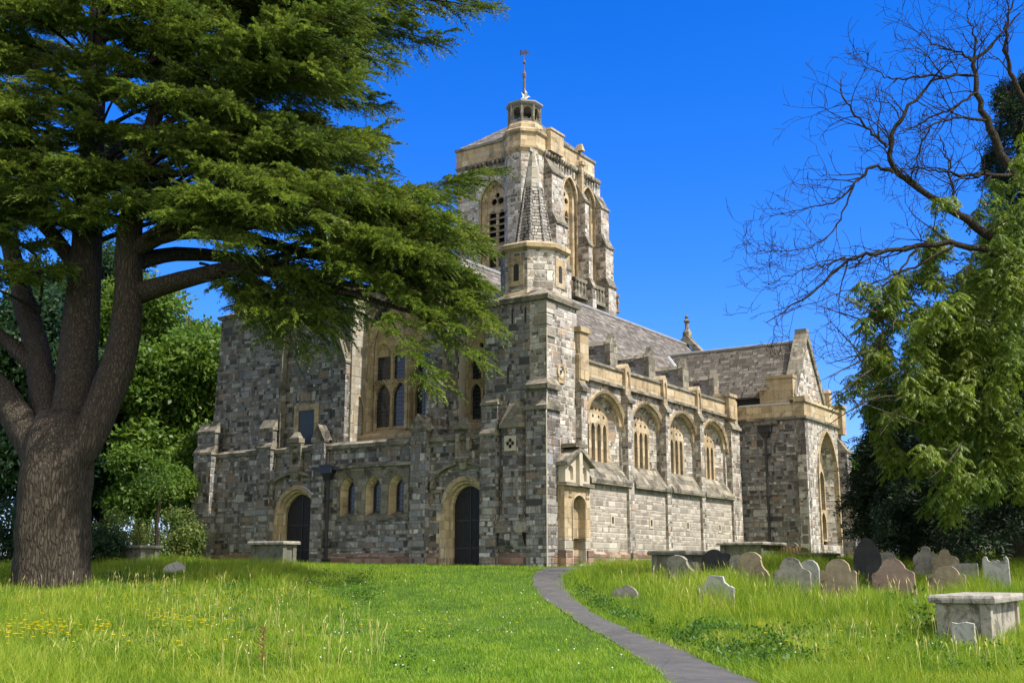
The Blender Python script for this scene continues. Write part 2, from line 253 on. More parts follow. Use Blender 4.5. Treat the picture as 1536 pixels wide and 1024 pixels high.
# ------------------------------------------------------------------ mesh builder
class MB:
    def __init__(s): s.v = []; s.f = []
    def add(s, vs, fs):
        o = len(s.v); s.v += [tuple(p) for p in vs]; s.f += [tuple(o+i for i in q) for q in fs]; return s
    def box(s, x0, x1, y0, y1, z0, z1):
        vs = [(x, y, z) for x in (x0, x1) for y in (y0, y1) for z in (z0, z1)]
        return s.add(vs, [(0, 1, 3, 2), (4, 6, 7, 5), (0, 4, 5, 1), (2, 3, 7, 6), (0, 2, 6, 4), (1, 5, 7, 3)])
    def wedge(s, x0, x1, y0, y1, z0, z1, ix0=0, ix1=0, iy0=0, iy1=0):   # box whose top is drawn in
        vs = [(x0, y0, z0), (x1, y0, z0), (x1, y1, z0), (x0, y1, z0), (x0+ix0, y0+iy0, z1), (x1-ix1, y0+iy0, z1), (x1-ix1, y1-iy1, z1), (x0+ix0, y1-iy1, z1)]
        return s.add(vs, [(3, 2, 1, 0), (4, 5, 6, 7), (0, 1, 5, 4), (1, 2, 6, 5), (2, 3, 7, 6), (3, 0, 4, 7)])
    def fill(s, outer, holes, mf, d):
        rings = [outer]+list(holes)
        tri = tessellate_polygon([[Vector((p[0], p[1], 0)) for p in r_] for r_ in rings])
        flat = [p for r_ in rings for p in r_]
        return s.add([mf(p[0], p[1], d) for p in flat], [tuple(q) for q in tri])
    def strip(s, a, da, b, db, mf, closed=False):
        n = len(a); vs = [mf(p[0], p[1], da) for p in a]+[mf(p[0], p[1], db) for p in b]
        return s.add(vs, [(i, (i+1) % n, n+(i+1) % n, n+i) for i in range(n if closed else n-1)])
    def plate(s, outer, holes, mf, d0, d1, back=True, hole_d=None):
        s.fill(outer, holes, mf, d0)
        if back: s.fill(outer, holes, mf, d1)
        s.strip(outer, d0, outer, d1, mf, True)
        for h in holes: s.strip(h, d0, h, d1 if hole_d is None else hole_d, mf, True)
        return s
    def tube(s, pts, rad, n=6, wob=0., cap=True, flute=0):
        pts = [Vector(p) for p in pts]; up = Vector((0, 0, 1)); rings = []; x = None
        for i, p in enumerate(pts):
            d = (pts[min(i+1, len(pts)-1)]-pts[max(i-1, 0)]); d = d.normalized() if d.length > 1e-9 else up
            if x is None:
                x = d.cross(Vector((1, 0, 0)) if abs(d.x) < .9 else Vector((0, 1, 0))).normalized()
            x = (x-d*x.dot(d)); x = x.normalized() if x.length > 1e-6 else d.orthogonal().normalized(); y = d.cross(x)
            r0 = rad[i] if hasattr(rad, '__len__') else rad
            rings.append([p+(x*math.cos(2*math.pi*k/n)+y*math.sin(2*math.pi*k/n))*r0*(1+(wob*random.uniform(-1, 1) if not flute else wob*1.5*mnoise.noise((p+(x*math.cos(2*math.pi*k/n)+y*math.sin(2*math.pi*k/n))*r0)*1.7))+flute*math.sin(k*2*math.pi/n*5+.8*math.sin(p.z*.6))) for k in range(n)])
        vs = [q for r_ in rings for q in r_]; fs = []
        for i in range(len(pts)-1):
            for k in range(n): fs.append((i*n+k, i*n+(k+1) % n, (i+1)*n+(k+1) % n, (i+1)*n+k))
        if cap: fs += [tuple(range(n))[::-1], tuple((len(pts)-1)*n+k for k in range(n))]
        return s.add(vs, fs)
    def lathe(s, cx, cy, prof, n=8, rot=0., a0=0., a1=2*math.pi):
        full = abs(a1-a0-2*math.pi) < 1e-6; m = n if full else n+1
        vs = [(cx+r_*math.cos(rot+a0+(a1-a0)*k/n), cy+r_*math.sin(rot+a0+(a1-a0)*k/n), z) for r_, z in prof for k in range(m)]; fs = []
        for i in range(len(prof)-1):
            for k in range(n): fs.append((i*m+k, i*m+(k+1) % m, (i+1)*m+(k+1) % m, (i+1)*m+k))
        if prof[0][0] > 1e-6: fs.append(tuple(range(m))[::-1])
        if prof[-1][0] > 1e-6: fs.append(tuple((len(prof)-1)*m+k for k in range(m)))
        return s.add(vs, fs)
    def build(s, name, mat, parent=None, smooth=False, bevel=0.):
        me = bpy.data.meshes.new(name); me.from_pydata(s.v, [], s.f); me.validate()
        uvl = me.uv_layers.new(name='UVMap').data
        V = me.vertices
        for p in me.polygons:
            n = p.normal
            if abs(n.z) > .93: ax = Vector((1, 0, 0)); bx = Vector((0, 1, 0))
            else:
                ax = Vector((-n.y, n.x, 0)).normalized(); bx = n.cross(ax)
                if bx.z < 0: bx = -bx
                if ax.x+ax.y*1.01 < 0: ax = -ax
            off = .37*(round(n.x*3)+2*round(n.y*3))
            for li in p.loop_indices:
                co = V[me.loops[li].vertex_index].co; uvl[li].uv = (co.dot(ax)+off, co.dot(bx))
        if smooth: me.polygons.foreach_set('use_smooth', [True]*len(me.polygons))
        o = bpy.data.objects.new(name, me); COL.objects.link(o); me.materials.append(mat)
        if parent is not None: o.parent = parent
        if bevel:
            b = o.modifiers.new('Bevel', 'BEVEL'); b.width = bevel; b.segments = 2; b.limit_method = 'ANGLE'
        return o
def tag(o, label=None, cat=None, group=None, kind=None):
    if label: o['label'] = label
    if cat: o['category'] = cat
    if group: o['group'] = group
    if kind: o['kind'] = kind
    return o
def empty(name, loc, rz=0.):
    o = bpy.data.objects.new(name, None); COL.objects.link(o); o.location = loc; o.rotation_euler = (0, 0, rz); return o
def npmesh(name, V, F, mat, parent=None, smooth=False):
    me = bpy.data.meshes.new(name); V = np.ascontiguousarray(V, np.float32).reshape(-1, 3); F = np.ascontiguousarray(F, np.int32); k = F.shape[1]
    me.vertices.add(len(V)); me.vertices.foreach_set('co', V.ravel()); me.loops.add(F.size); me.loops.foreach_set('vertex_index', F.ravel())
    me.polygons.add(len(F)); me.polygons.foreach_set('loop_start', np.arange(0, F.size, k, dtype=np.int32))
    me.update(calc_edges=True)
    if smooth: me.polygons.foreach_set('use_smooth', np.ones(len(F), bool))
    o = bpy.data.objects.new(name, me); COL.objects.link(o); me.materials.append(mat)
    if parent is not None: o.parent = parent
    return o
def WF(x0): return lambda u, v, d: (x0+d, u, v)
def SF(y0): return lambda u, v, d: (u, y0+d, v)
def arch(uc, a, zs, h, zb, n=9):
    L = []
    if h >= a*.98:
        r_ = (a*a+h*h)/(2*a); th = math.asin(min(1, h/r_))
        if r_ > h+1e-9 and a < h: th = math.asin(h/r_)
        for i in range(n+1):
            t_ = th*i/n; L.append((-a+r_-r_*math.cos(t_), r_*math.sin(t_)))
    else:
        for i in range(n+1):
            t_ = math.pi/2*i/n; x = -a*math.cos(t_); L.append((x, h*(.9*math.sin(t_)+.1*(1-abs(x)/a))))
    right = [(-x, z) for x, z in L[:-1]][::-1]
    return [(uc-a, zb)]+[(uc+x, zs+z) for x, z in L]+[(uc+x, zs+z) for x, z in right]+[(uc+a, zb)]
def circ(u, v, r_, n=10): return [(u+r_*math.cos(2*math.pi*k/n+.3), v+r_*math.sin(2*math.pi*k/n+.3)) for k in range(n)]
def rect(u0, u1, v0, v1): return [(u0, v0), (u1, v0), (u1, v1), (u0, v1)]
# ------------------------------------------------------------------ church
CH = empty('church', (CORNER[0], CORNER[1], 0), R(90)-ANG)
tag(CH, 'grey stone parish church with square belfry tower and slated nave roof', 'church')
def part(name, mb, mat, **k): return mb.build(name, M[mat], CH, **k)
def orders(mb, mf, uc, a, zs, h, zb, seq):
    """moulded arch orders: seq of (offset, depth)"""
    for (o0, d0), (o1, d1) in zip(seq[:-1], seq[1:]):
        mb.strip(arch(uc, a+o0, zs, h+o0, zb), d0, arch(uc, a+o1, zs, h+o1, zb), d1, mf)
    return mb
def window(mf, uc, a, zs, h, zb, depth, lights, mat='ashlar', transoms=(), heads=.0, mw=.12, eyes=(), thick=.16, name='window', fw=.09):
    """traceried window: plate pierced by lights, dark leaded pane behind"""
    holes = []; W_ = 2*a; n = lights; lw = (W_-2*fw-(n-1)*mw)/n; levels = [zb+.1]+[z for z in transoms]
    for i in range(n):
        c = uc-a+fw+lw/2+i*(lw+mw)
        for j, z0 in enumerate(levels):
            z1 = levels[j+1]-.12 if j+1 < len(levels) else heads
            hh = lw*.75; holes.append(arch(c, lw/2, z1-hh, hh, z0, 5))
    for (u, v, r_) in eyes: holes.append(circ(u, v, r_))
    w = MB(); w.plate(arch(uc, a, zs, h, zb), holes, mf, depth, depth+thick, back=False)
    o = part(name, w, mat)
    p = MB(); p.fill(arch(uc, a-.01, zs, h-.01, zb+.01), [], mf, depth+thick-.02); p.build('pane', M['glass'], o)
    return o
W0 = WF(0.)
# --- west porch storey
dr = (3.755, .77, 2.3, .79); dl = (12.63, .9, 2.1, .98)
b = MB(); holes = [arch(c, a+.38, zs, h+.38, -.4) for c, a, zs, h in (dr, dl)]+[rect(6.5, 10.3, 1.86, 4.0)]
b.plate(rect(.75, 18.5, -.5, 5.0), holes, W0, 0, .8, back=False, hole_d=.02)
b.box(.3, 1.5, 2.9, 18.4, 4.7, 4.98)
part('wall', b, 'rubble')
for c, a, zs, h in (dr, dl):
    b = MB(); orders(b, W0, c, a, zs, h, -.4, [(.38, -.012), (.2, -.012), (.17, .1), (.1, .12), (.08, .26), (0, .3), (0, .5)])
    # long and short dressed blocks at the jambs
    for k in range(6):
        ww = .2 if k % 2 else .06
        for sgn in (-1, 1):
            u0 = c+sgn*(a+.375); u1 = u0+sgn*ww; b.plate(rect(min(u0, u1), max(u0, u1), -.3+k*.4, .09+k*.4), [], W0, -.015, .05)
    part('door_surround', b, 'ashlar')
    d = MB(); d.fill(arch(c, a+.01, zs, h+.01, -.4), [], W0, .42)
    do = part('door', d, 'door')
    for sgn in (-1, 1):
        for zz in (.7, 1.75):
            q = MB(); q.box(.40, .415, min(c+sgn*.04, c+sgn*(a-.05)), max(c+sgn*.04, c+sgn*(a-.05)), zz, zz+.05); q.build('hinge', M['iron'], do)
    q = MB(); q.lathe(.385, c-.1, [(.05, 1.1), (.05, 1.13)], 8); q.build('handle', M['iron'], do)
    q = MB(); q.box(.395, .418, c-.02, c+.02, -.3, zs+h-.03); q.build('centre_strip', M['iron'], do)
    # depressed hood over the door
    hb = MB(); ha = a+.62; hz = zs+h+.12; hh = .72
    A1 = arch(c, ha, hz, hh, hz-.06, 8); A2 = arch(c, ha+.14, hz, hh+.13, hz-.06, 8)
    hb.strip(A1, -.02, A1, -.2, W0); hb.strip(A1, -.2, A2, -.2, W0); hb.strip(A2, -.2, A2, .02, W0)
    for uu in (c-ha-.07, c+ha+.07): hb.wedge(-.2, .02, uu-.09, uu+.09, hz-.2, hz-.05, 0, 0)
    part('hood_mould', hb, 'ashlar_grey')
    # canopied niche
    nb = MB(); nz = 4.12; hole = arch(c, .19, nz+.78, .2, nz+.2, 5)
    nb.plate(rect(c-.33, c+.33, nz, nz+1.12), [hole], W0, -.2, -.005, back=False, hole_d=-.03)
    nb.fill(hole, [], W0, -.03)
    nb.wedge(-.36, -.0, c-.36, c+.36, nz+1.12, nz+1.32, -.0, 0); nb.wedge(-.3, 0, c-.28, c+.28, nz+1.32, nz+1.6, .14, 0, .2, .2)
    nb.wedge(-.32, -.02, c-.3, c+.3, nz-.12, nz, 0, 0); nb.wedge(-.2, 0, c-.12, c+.12, nz-.42, nz-.12, -.08, 0, -.14, -.14)
    part('niche', nb, 'ashlar_grey')
# lancets in one dressed panel
b = MB(); LC = [(9.74, .42), (8.36, .42), (7.15, .42)]
hl = [arch(c, .42, 3.12, .56, 2.06, 7) for c, _ in LC]
b.plate(rect(6.5, 10.3, 1.86, 4.0), hl, W0, -.02, .03, back=False)
for c, _ in LC:
    A1 = arch(c, .42, 3.12, .56, 2.06, 7); A2 = arch(c, .25, 3.1, .4, 2.2, 7)
    sp = MB(); sp.strip(A1, .03, A2, .34, W0); part('lancet_splay', sp, 'ashlar'); b.add([W0(c-.42, 2.06, .02), W0(c+.42, 2.06, .02), W0(c+.25, 2.2, .34), W0(c-.25, 2.2, .34)], [(0, 1, 2, 3)])
part('lancet_surround', b, 'ashlar_grey')
for c, _ in LC:
    p = MB(); p.plate(arch(c, .26, 3.1, .41, 2.19, 7), [arch(c, .2, 3.1, .34, 2.26, 7)], W0, .33, .37, back=False)
    o = part('lancet_window', p, 'iron'); q = MB(); q.fill(arch(c, .255, 3.1, .4, 2.2, 7), [], W0, .36); q.build('pane', M['glass'], o)
b = MB(); b.wedge(-.16, .0, 6.3, 10.75, 4.02, 4.14, 0, 0); b.wedge(-.16, .0, 6.3, 10.75, 4.14, 4.24, .14, 0); part('drip_mould', b, 'ashlar_grey')
# piers and buttresses of the west front
def buttress(mf_axis, u0, u1, base, proj, steps, z0=-.5, mat='rubble', cap='ashlar_grey', gable=None, name='buttress'):
    """stepped buttress; mf_axis 'W' projects to -X from plane base, 'S' to -Y. steps = [(ztop, proj)] with sloped weatherings"""
    m = MB(); k = MB(); ks = []; zz = z0
    def bx(mb, p0, p1, z_0, z_1, pt=None, e=0.):
        if mf_axis == 'W':
            if pt is None: mb.box(base-p0, base, u0-e, u1+e, z_0, z_1)
            else: mb.wedge(base-p0, base, u0-e, u1+e, z_0, z_1, p0-pt, 0)
        else:
            if pt is None: mb.box(u0-e, u1+e, base-p0, base, z_0, z_1)
            else: mb.wedge(u0-e, u1+e, base-p0, base, z_0, z_1, 0, 0, p0-pt, 0)
    for i, (zt, p) in enumerate(steps):
        bx(m, p, p, zz, zt); nx = steps[i+1][1] if i+1 < len(steps) else .02
        k = MB(); ks.append(k); bx(k, p+.06, p, zt, zt+.1, p+.06, .05); hgt = (p-nx)*1.3+.08
        bx(k, p+.04, p, zt+.1, zt+.1+hgt, nx, .03); zz = zt+.1+hgt-.02
        if i+1 < len(steps): zz = zt+.05
    if gable:
        k = MB(); zt = steps[-1][0]; p = steps[-1][1]; c = (u0+u1)/2; hw = (u1-u0)/2+.05
        pl = [(c-hw, zt+.1), (c+hw, zt+.1), (c, zt+.1+gable)]
        k.plate(pl, [], (WF(base) if mf_axis == 'W' else SF(base)), -p-.08, .3)
    o = part(name, m, mat)
    for q in ks+([k] if gable else []): q.build('weathering', M[cap], o)
    return o
buttress('W', 5.46, 6.2, 0, .3, [(5.3, .3)], gable=.6)
buttress('W', 2.1, 2.82, 0, .34, [(4.9, .34), (6.1, .22)])
buttress('W', 10.9, 11.55, 0, .26, [(5.2, .26)], gable=.65)
buttress('W', 13.95, 14.75, 0, .34, [(5.05, .34), (5.9, .25)])
buttress('W', 17.6, 18.75, 0, .42, [(5.0, .42), (6.0, .25)])
# string course
b = MB()
for y0, y1 in ((2.82, 5.44), (6.22, 10.88), (11.57, 13.93), (14.77, 17.58)):
    b = MB(); b.wedge(-.14, .5, y0, y1, 4.86, 5.02, .0, 0); b.wedge(-.14, .5, y0, y1, 5.02, 5.14, .14, 0); part('string_course', b, 'ashlar_grey')
# plinth
b = MB()
for y0, y1 in ((.0, 2.55), (4.97, 11.28), (13.96, 18.6)):
    b = MB(); b.box(-.14, 0.02, y0, y1, -.5, .42); b.wedge(-.14, 0.02, y0, y1, .42, .56, .14, 0); part('plinth', b, 'plinth')
b = MB(); b.box(0.0, 2.4, -.14, 0.02, -.5, .42); b.wedge(0., 2.4, -.14, .02, .42, .56, 0, 0, .14, 0); part('plinth', b, 'plinth')
b = MB(); b.box(2.4, 18., -.22, -.1, -.5, .5); b.wedge(2.4, 18., -.22, -.05, .5, .62, 0, 0, .12, 0)
part('plinth', b, 'plinth')
# south west stair turret: lower block, canted bay, upper square stage
b = MB(); b.box(.02, 2.3, .02, 2.85, -.5, 10.05)
part('turret_wall', b, 'rubble_south')
b = MB(); b.box(-.02, .018, .76, 2.1, 4.6, 10.0); part('west_facing', b, 'rubble') if False else None
b = MB(); b.box(-.32, .7, -.14, .74, -.5, 5.75); o = part('corner_buttress', b, 'rubble')
k = MB(); k.wedge(-.4, .72, -.22, .8, 5.75, 5.9, 0, 0, 0, 0); k.wedge(-.36, .72, -.18, .78, 5.9, 6.15, .2, 0, .06, .06); k.build('weathering', M['ashlar_grey'], o)
k = MB(); k.box(-.14, .68, -.06, .72, 6.15, 6.55); k.build('upper_stage', M['rubble'], o)
k = MB(); k.wedge(-.3, .72, -.2, .8, 6.55, 6.72, -.04, 0, -.04, 0); k.wedge(-.3, .72, -.2, .8, 6.72, 7.0, .3, 0, .2, .06); k.build('weathering', M['ashlar_grey'], o)
# canted bay with half-pyramid stone roof and quatrefoil panel
b = MB(); P0 = [(.0, .78), (-.3, 1.1), (-.3, 1.78), (.0, 2.08)]
vs = [(x, y, z) for z in (1.9, 5.15) for x, y in P0]; b.add(vs, [(0, 1, 5, 4), (1, 2, 6, 5), (2, 3, 7, 6)])
b.add([(-.02, .78, .4), (-.02, 2.08, .4), (-.3, 1.78, 1.9), (-.3, 1.1, 1.9), (-.3, 2.0, .9), (-.3, .85, .9)], [(0, 1, 4, 5), (5, 4, 2, 3)])
o = part('canted_bay', b, 'rubble')
k = MB()
Q = [(.0, .62), (-.4, 1.0), (-.4, 1.88), (.0, 2.09)]
vs = [(x, y, 5.15) for x, y in Q]+[(x, y, 5.3) for x, y in Q]+[(.0, 1.2, 6.3), (.0, 1.62, 6.3), (-.12, 1.3, 6.2), (-.12, 1.55, 6.2)]
k.add(vs, [(0, 1, 5, 4), (1, 2, 6, 5), (2, 3, 7, 6), (3, 2, 1, 0), (4, 5, 10, 8), (5, 6, 11, 10), (6, 7, 9, 11), (8, 10, 11, 9)])
k.build('bay_roof', M['ashlar_grey'], o)
k = MB(); k.plate(rect(1.18, 1.7, 4.28, 4.85), [circ(1.44+.11*dx, 4.56+.11*dz, .085) for dx, dz in ((1, 0), (-1, 0), (0, 1), (0, -1))], WF(-.3), -.04, .0, back=False)
k.build('quatrefoil_panel', M['cream'], o)
k = MB(); k.fill(rect(1.2, 1.68, 4.3, 4.83), [], WF(-.3), -.006); k.build('quatrefoil_opening', M['dark_void'], o)
for yy in (.98, 1.85):
    k = MB(); k.add([(-.02, yy-.3, 1.45), (-.02, yy+.3, 1.45), (-.34, yy+.3, 1.45), (-.34, yy-.3, 1.45), (-.1, yy, 2.15), (-.34, yy-.3, 1.25), (-.34, yy+.3, 1.25), (-.02, yy-.3, 1.25), (-.02, yy+.3, 1.25)], [(0, 3, 4), (3, 2, 4), (2, 1, 4), (3, 5, 6, 2), (0, 7, 5, 3), (2, 6, 8, 1)])
    k.build('broach_stop', M['ashlar_grey'], o)
# turret upper dressings
b = MB(); b.wedge(-.1, 2.42, -.12, 2.95, 10.02, 10.2, -.04, -.04, -.04, -.04); b.wedge(-.14, 2.46, -.16, 2.99, 10.2, 10.5, .4, .4, .4, .4)
part('cornice', b, 'ashlar_grey')
b = MB()
for zz in (8.6, 9.05, 9.5): b.box(-.03, .62 if zz != 9.05 else .4, -.03, .55 if zz == 9.05 else .35, zz, zz+.4)
part('quoins', b, 'quoin')
b = MB()
for (y, z) in ((1.55, 9.2), (.95, 9.2), (1.75, 6.9)): b.box(-.006, .01, y-.04, y+.04, z, z+.6)
part('arrow_slit', b, 'dark_void')
b = MB(); b.box(-.002, .016, .76, 2.84, 4.9, 10.0); part('wall', b, 'rubble')  # thin skin giving the turret's west face the shaded stone tone
# carved roundel on the south face, with pointer
b = MB(); S0 = SF(.02); b.plate(circ(1.05, 7.35, .3, 20), [circ(1.05, 7.35, .2, 20)], S0, -.06, .02); b.plate([(.82, 6.9), (1.28, 6.9), (1.28, 7.1), (.82, 7.1)], [], S0, -.04, .0)
o = part('roundel', b, 'ashlar'); k = MB(); k.fill(circ(1.05, 7.35, .2, 20), [], S0, -.015); k.build('roundel_face', M['cream'], o)
k = MB(); k.plate([(1.0, 7.22), (1.07, 7.3), (1.16, 7.45), (1.1, 7.46), (1.02, 7.36), (.95, 7.4)], [], S0, -.04, -.02); k.build('pointer', M['iron'], o)
# octagonal stage and spirelet
OC = (1.45, 1.5); rot8 = R(22.5)
b = MB(); b.lathe(OC[0], OC[1], [(1.34, 10.2), (1.34, 12.2)], 8, rot8); oct_o = part('octagonal_stage', b, 'rubble_south')
k = MB(); k.lathe(OC[0], OC[1], [(1.36, 12.18), (1.52, 12.26), (1.52, 12.42), (1.36, 12.52), (1.0, 12.55)], 8, rot8); k.lathe(OC[0], OC[1], [(1.38, 10.3), (1.46, 10.4), (1.36, 10.55)], 8, rot8); k.build('coping', M['ashlar'], oct_o)
for mf, u in ((WF(OC[0]-1.34*math.cos(rot8)), OC[1]), (SF(OC[1]-1.34*math.cos(rot8)), OC[0])):
    k = MB(); hole = arch(u, .13, 11.55, .1, 10.95, 4); k.plate(rect(u-.36, u+.36, 10.75, 11.95), [hole], mf, -.03, .1, back=False); sl = k.build('slit_surround', M['ashlar'], oct_o)
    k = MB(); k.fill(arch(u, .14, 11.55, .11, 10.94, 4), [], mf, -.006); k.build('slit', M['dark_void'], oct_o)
b = MB(); b.lathe(OC[0], OC[1], [(.8, 12.5), (.71, 12.75), (.37, 15.1)], 8, rot8)
for k_ in range(8):
    a0 = rot8+k_*math.pi/4; b.tube([(OC[0]+.78*math.cos(a0), OC[1]+.78*math.sin(a0), 12.5), (OC[0]+.37*math.cos(a0), OC[1]+.37*math.sin(a0), 15.1)], .04, 5)
sp = part('spirelet', b, 'spire')
k = MB(); k.lathe(OC[0], OC[1], [(.4, 15.05), (.38, 15.2), (.12, 16.6), (.1, 16.65), (.1, 16.7)], 8, rot8); k.build('pinnacle', M['quoin'], sp)
k = MB(); k.box(OC[0]-.3, OC[0]+.3, OC[1]-.06, OC[1]+.06, 16.62, 16.78); k.build('cross_bar', M['quoin'], sp)
# --- upper west wall
b = MB(); b.box(.5, 3.0, 10.25, 14.2, 5.0, 12.0); part('wall', b, 'rubble')
b = MB(); b.wedge(.28, 3.4, 14.15, 18.5, 5.0, 7.0, 0, 0, 0, .15); b.wedge(.3, 3.4, 14.17, 18.35, 7.0, 9.2, 0, 0, 0, .1); b.wedge(.32, 3.4, 14.19, 18.25, 9.2, 11.4, 0, 0, 0, .08); part('wall', b, 'rubble')
b = MB(); b.wedge(.2, 3.5, 14.1, 18.3, 11.4, 11.55, -.05, 0, 0, -.05); b.wedge(.25, 3.5, 14.1, 18.2, 11.55, 11.75, .3, 0, .2, .2); b.box(.7, 3.2, 14.5, 17.8, 11.75, 12.3); part('turret_cap', b, 'ashlar_grey')
b = MB(); b.wedge(.4, 3.1, 10.15, 14.1, 11.99, 12.2, 0, 0); part('coping', b, 'ashlar')
buttress('W', 10.26, 10.95, .5, .26, [(8.6, .26)], z0=5.02, gable=1.0)
b = MB()
for yy in (14.15, 14.3): pass
b.box(.2, .5, 14.0, 14.14, 5.1, 9.6); b.box(.16, .52, 13.96, 14.3, 9.6, 10.5); part('rain_chute', b, 'ashlar_grey')
b = MB(); hole = rect(12.2, 13.15, 5.25, 6.75)
b.plate(rect(11.95, 13.4, 5.1, 7.0), [hole], WF(.5), -.05, .2, back=False); o = part('door_frame', b, 'ashlar')
k = MB(); k.fill(rect(12.19, 13.16, 5.24, 6.76), [], WF(.5), .1-.102); k.build('panel', M['blue_door'], o)
# great window bays: recessed wall with splayed reveals
b = MB(); WG = WF(1.7)
gw = (7.85, 2.1, 9.2, 2.6, 5.75); rw = (3.85, .98, 8.3, 1.6, 5.75)
b.plate([(2.3, 5.0), (10.25, 5.0), (10.25, 12.0), (7.2, 14.0), (2.9, 10.6), (2.3, 10.3)], [arch(gw[0], gw[1]+.3, gw[2], gw[3]+.3, gw[4]-.2), arch(rw[0], rw[1]+.25, rw[2], rw[3]+.25, rw[4]-.2)], WG, -.3, .2, back=False, hole_d=.0)
part('wall', b, 'rubble')
for (c, a, zs, h, zb) in (gw, rw):
    k = MB(); orders(k, WG, c, a, zs, h, zb-.2, [(.3, -.33), (.22, -.33), (.2, -.2), (.1, -.16), (.08, -.05), (0, .02)])
    k.add([WG(c-a-.3, zb-.25, -.5), WG(c+a+.3, zb-.25, -.5), WG(c+a, zb+.05, .05), WG(c-a, zb+.05, .05), WG(c-a-.3, zb-.75, -.5), WG(c+a+.3, zb-.75, -.5)], [(0, 1, 2, 3), (0, 1, 5, 4)])
    part('window_surround', k, 'ashlar')
window(WG, 8.95, .98, 9.2, 2.0, 5.8, .03, 2, transoms=(7.9,), heads=9.6, mw=.12, eyes=((8.95, 10.2, .3), (8.6, 9.95, .14), (9.3, 9.95, .14)))
window(WG, 6.75, .98, 9.2, 2.0, 5.8, .03, 2, transoms=(7.9,), heads=9.6, mw=.12, eyes=((6.75, 10.2, .3),))
b = MB(); b.box(1.45, 1.85, 7.72, 7.98, 5.7, 11.6); b.box(1.35, 1.5, 7.78, 7.92, 5.7, 11.4); part('great_mullion', b, 'ashlar')
b = MB(); b.fill(arch(gw[0], gw[1]+.05, gw[2], gw[3]+.05, 9.0), [], WG, .14); part('tracery_field', b, 'ashlar')
window(WG, rw[0], rw[1], rw[2], rw[3], 5.8, .03, 3, transoms=(7.5,), heads=8.6, mw=.12, eyes=((3.85, 9.2, .22), (3.5, 8.95, .12), (4.2, 8.95, .12)))
# cusped transom bars
for (u0, u1, z) in ((8.0, 9.9, 7.85), (5.8, 7.7, 7.85), (2.9, 4.8, 7.45)):
    k = MB(); n_ = 9
    for i in range(n_):
        uu = u0+(i+.5)*(u1-u0)/n_; k.plate(circ(uu, z, .11, 8), [circ(uu, z, .045, 6)], WG, -.03, .04)
    part('cusped_transom', k, 'ashlar')
# side reveals: north reveal of the great bay has a small blind arch
for yy, z1, sg in ((10.2, 8.3, 1), (5.95, 8.0, -1)):
    k = MB(); mf = SF(yy)
    hole = arch(1.06, .28, 6.5, .75, 5.2)
    if sg > 0:
        k.plate(rect(.52, 1.42, 5.02, 11.9), [hole], mf, -.04, .04, back=False, hole_d=.03); k.fill(hole, [], mf, .03)
        part('reveal', k, 'quoin')
b = MB(); orders(b, SF(10.16), 1.06, .28, 6.5, .75, 5.2, [(.08, -.02), (0, -.02), (0, .06)]); part('blind_arch', b, 'ashlar')
b = MB(); b.box(.95, 1.42, 4.84, 5.28, 5.02, 10.8); part('reveal', b, 'rubble')
b = MB()
for k_ in range(12):
    ww = .32 if k_ % 2 else .18; b.box(1.14-ww*.5, 1.14+ww*.4, 4.81, 4.85, 5.1+k_*.3, 5.39+k_*.3)
b.box(1.1, 1.4, 4.80, 4.84, 5.05, 9.3); part('quoins', b, 'cream')
buttress('W', 5.28, 5.92, 1.45, 1.25, [(7.6, 1.2), (9.9, .95)], z0=5.0, gable=1.4)
# --- nave and aisle roofs
def slab(name, quad, th, mat):
    q = [Vector(p) for p in quad]; n_ = (q[1]-q[0]).cross(q[3]-q[0]).normalized()
    if n_.z < 0: n_ = -n_
    m = MB(); vs = [tuple(p) for p in q]+[tuple(p-n_*th) for p in q]
    m.add(vs, [(0, 1, 2, 3), (7, 6, 5, 4), (0, 4, 5, 1), (1, 5, 6, 2), (2, 6, 7, 3), (3, 7, 4, 0)]); return part(name, m, mat)
RZ = 13.54
slab('roof', [(1.4, 1.9, 8.3), (28.2, 1.9, 8.3), (28.2, 7, RZ), (1.4, 7, RZ)], .15, 'slate')
slab('roof', [(1.4, 12.1, 8.3), (28.2, 12.1, 8.3), (28.2, 7.01, RZ), (1.4, 7.01, RZ)], .15, 'slate_blue')
b = MB(); b.tube([(1.3, 7, RZ+.02), (28.2, 7, RZ+.02)], .11, 6); part('ridge_tiles', b, 'lead_grey')
b = MB(); b.plate([(2.0, 5.0), (12.0, 5.0), (12.0, 8.2), (7, 13.3), (2.0, 8.2)], [], WF(28.0), 0, .3); b.box(2.5, 28., 11.6, 12., -.5, 8.3); part('wall', b, 'rubble_south')
# east gable coping with finial
b = MB(); mf = WF(28.0)
b.plate([(1.9, 8.3), (2.3, 8.2), (7, 13.75), (11.7, 8.2), (12.1, 8.3), (7, 14.25)], [], mf, -.2, .5)
o = part('gable_coping', b, 'ashlar_grey')
k = MB(); k.lathe(28.1, 7, [(.3, 14.0), (.3, 14.35), (.22, 14.45), (.14, 14.6), (.12, 14.95), (.2, 15.02), (.2, 15.1), (.1, 15.2), (.13, 15.35), (.0, 15.5)], 8); k.build('finial', M['ashlar_grey'], o)
slab('roof', [(2.3, .35, 7.7), (18.6, .35, 7.7), (18.6, 2.6, 8.6), (2.3, 2.6, 8.6)], .1, 'lead_grey')
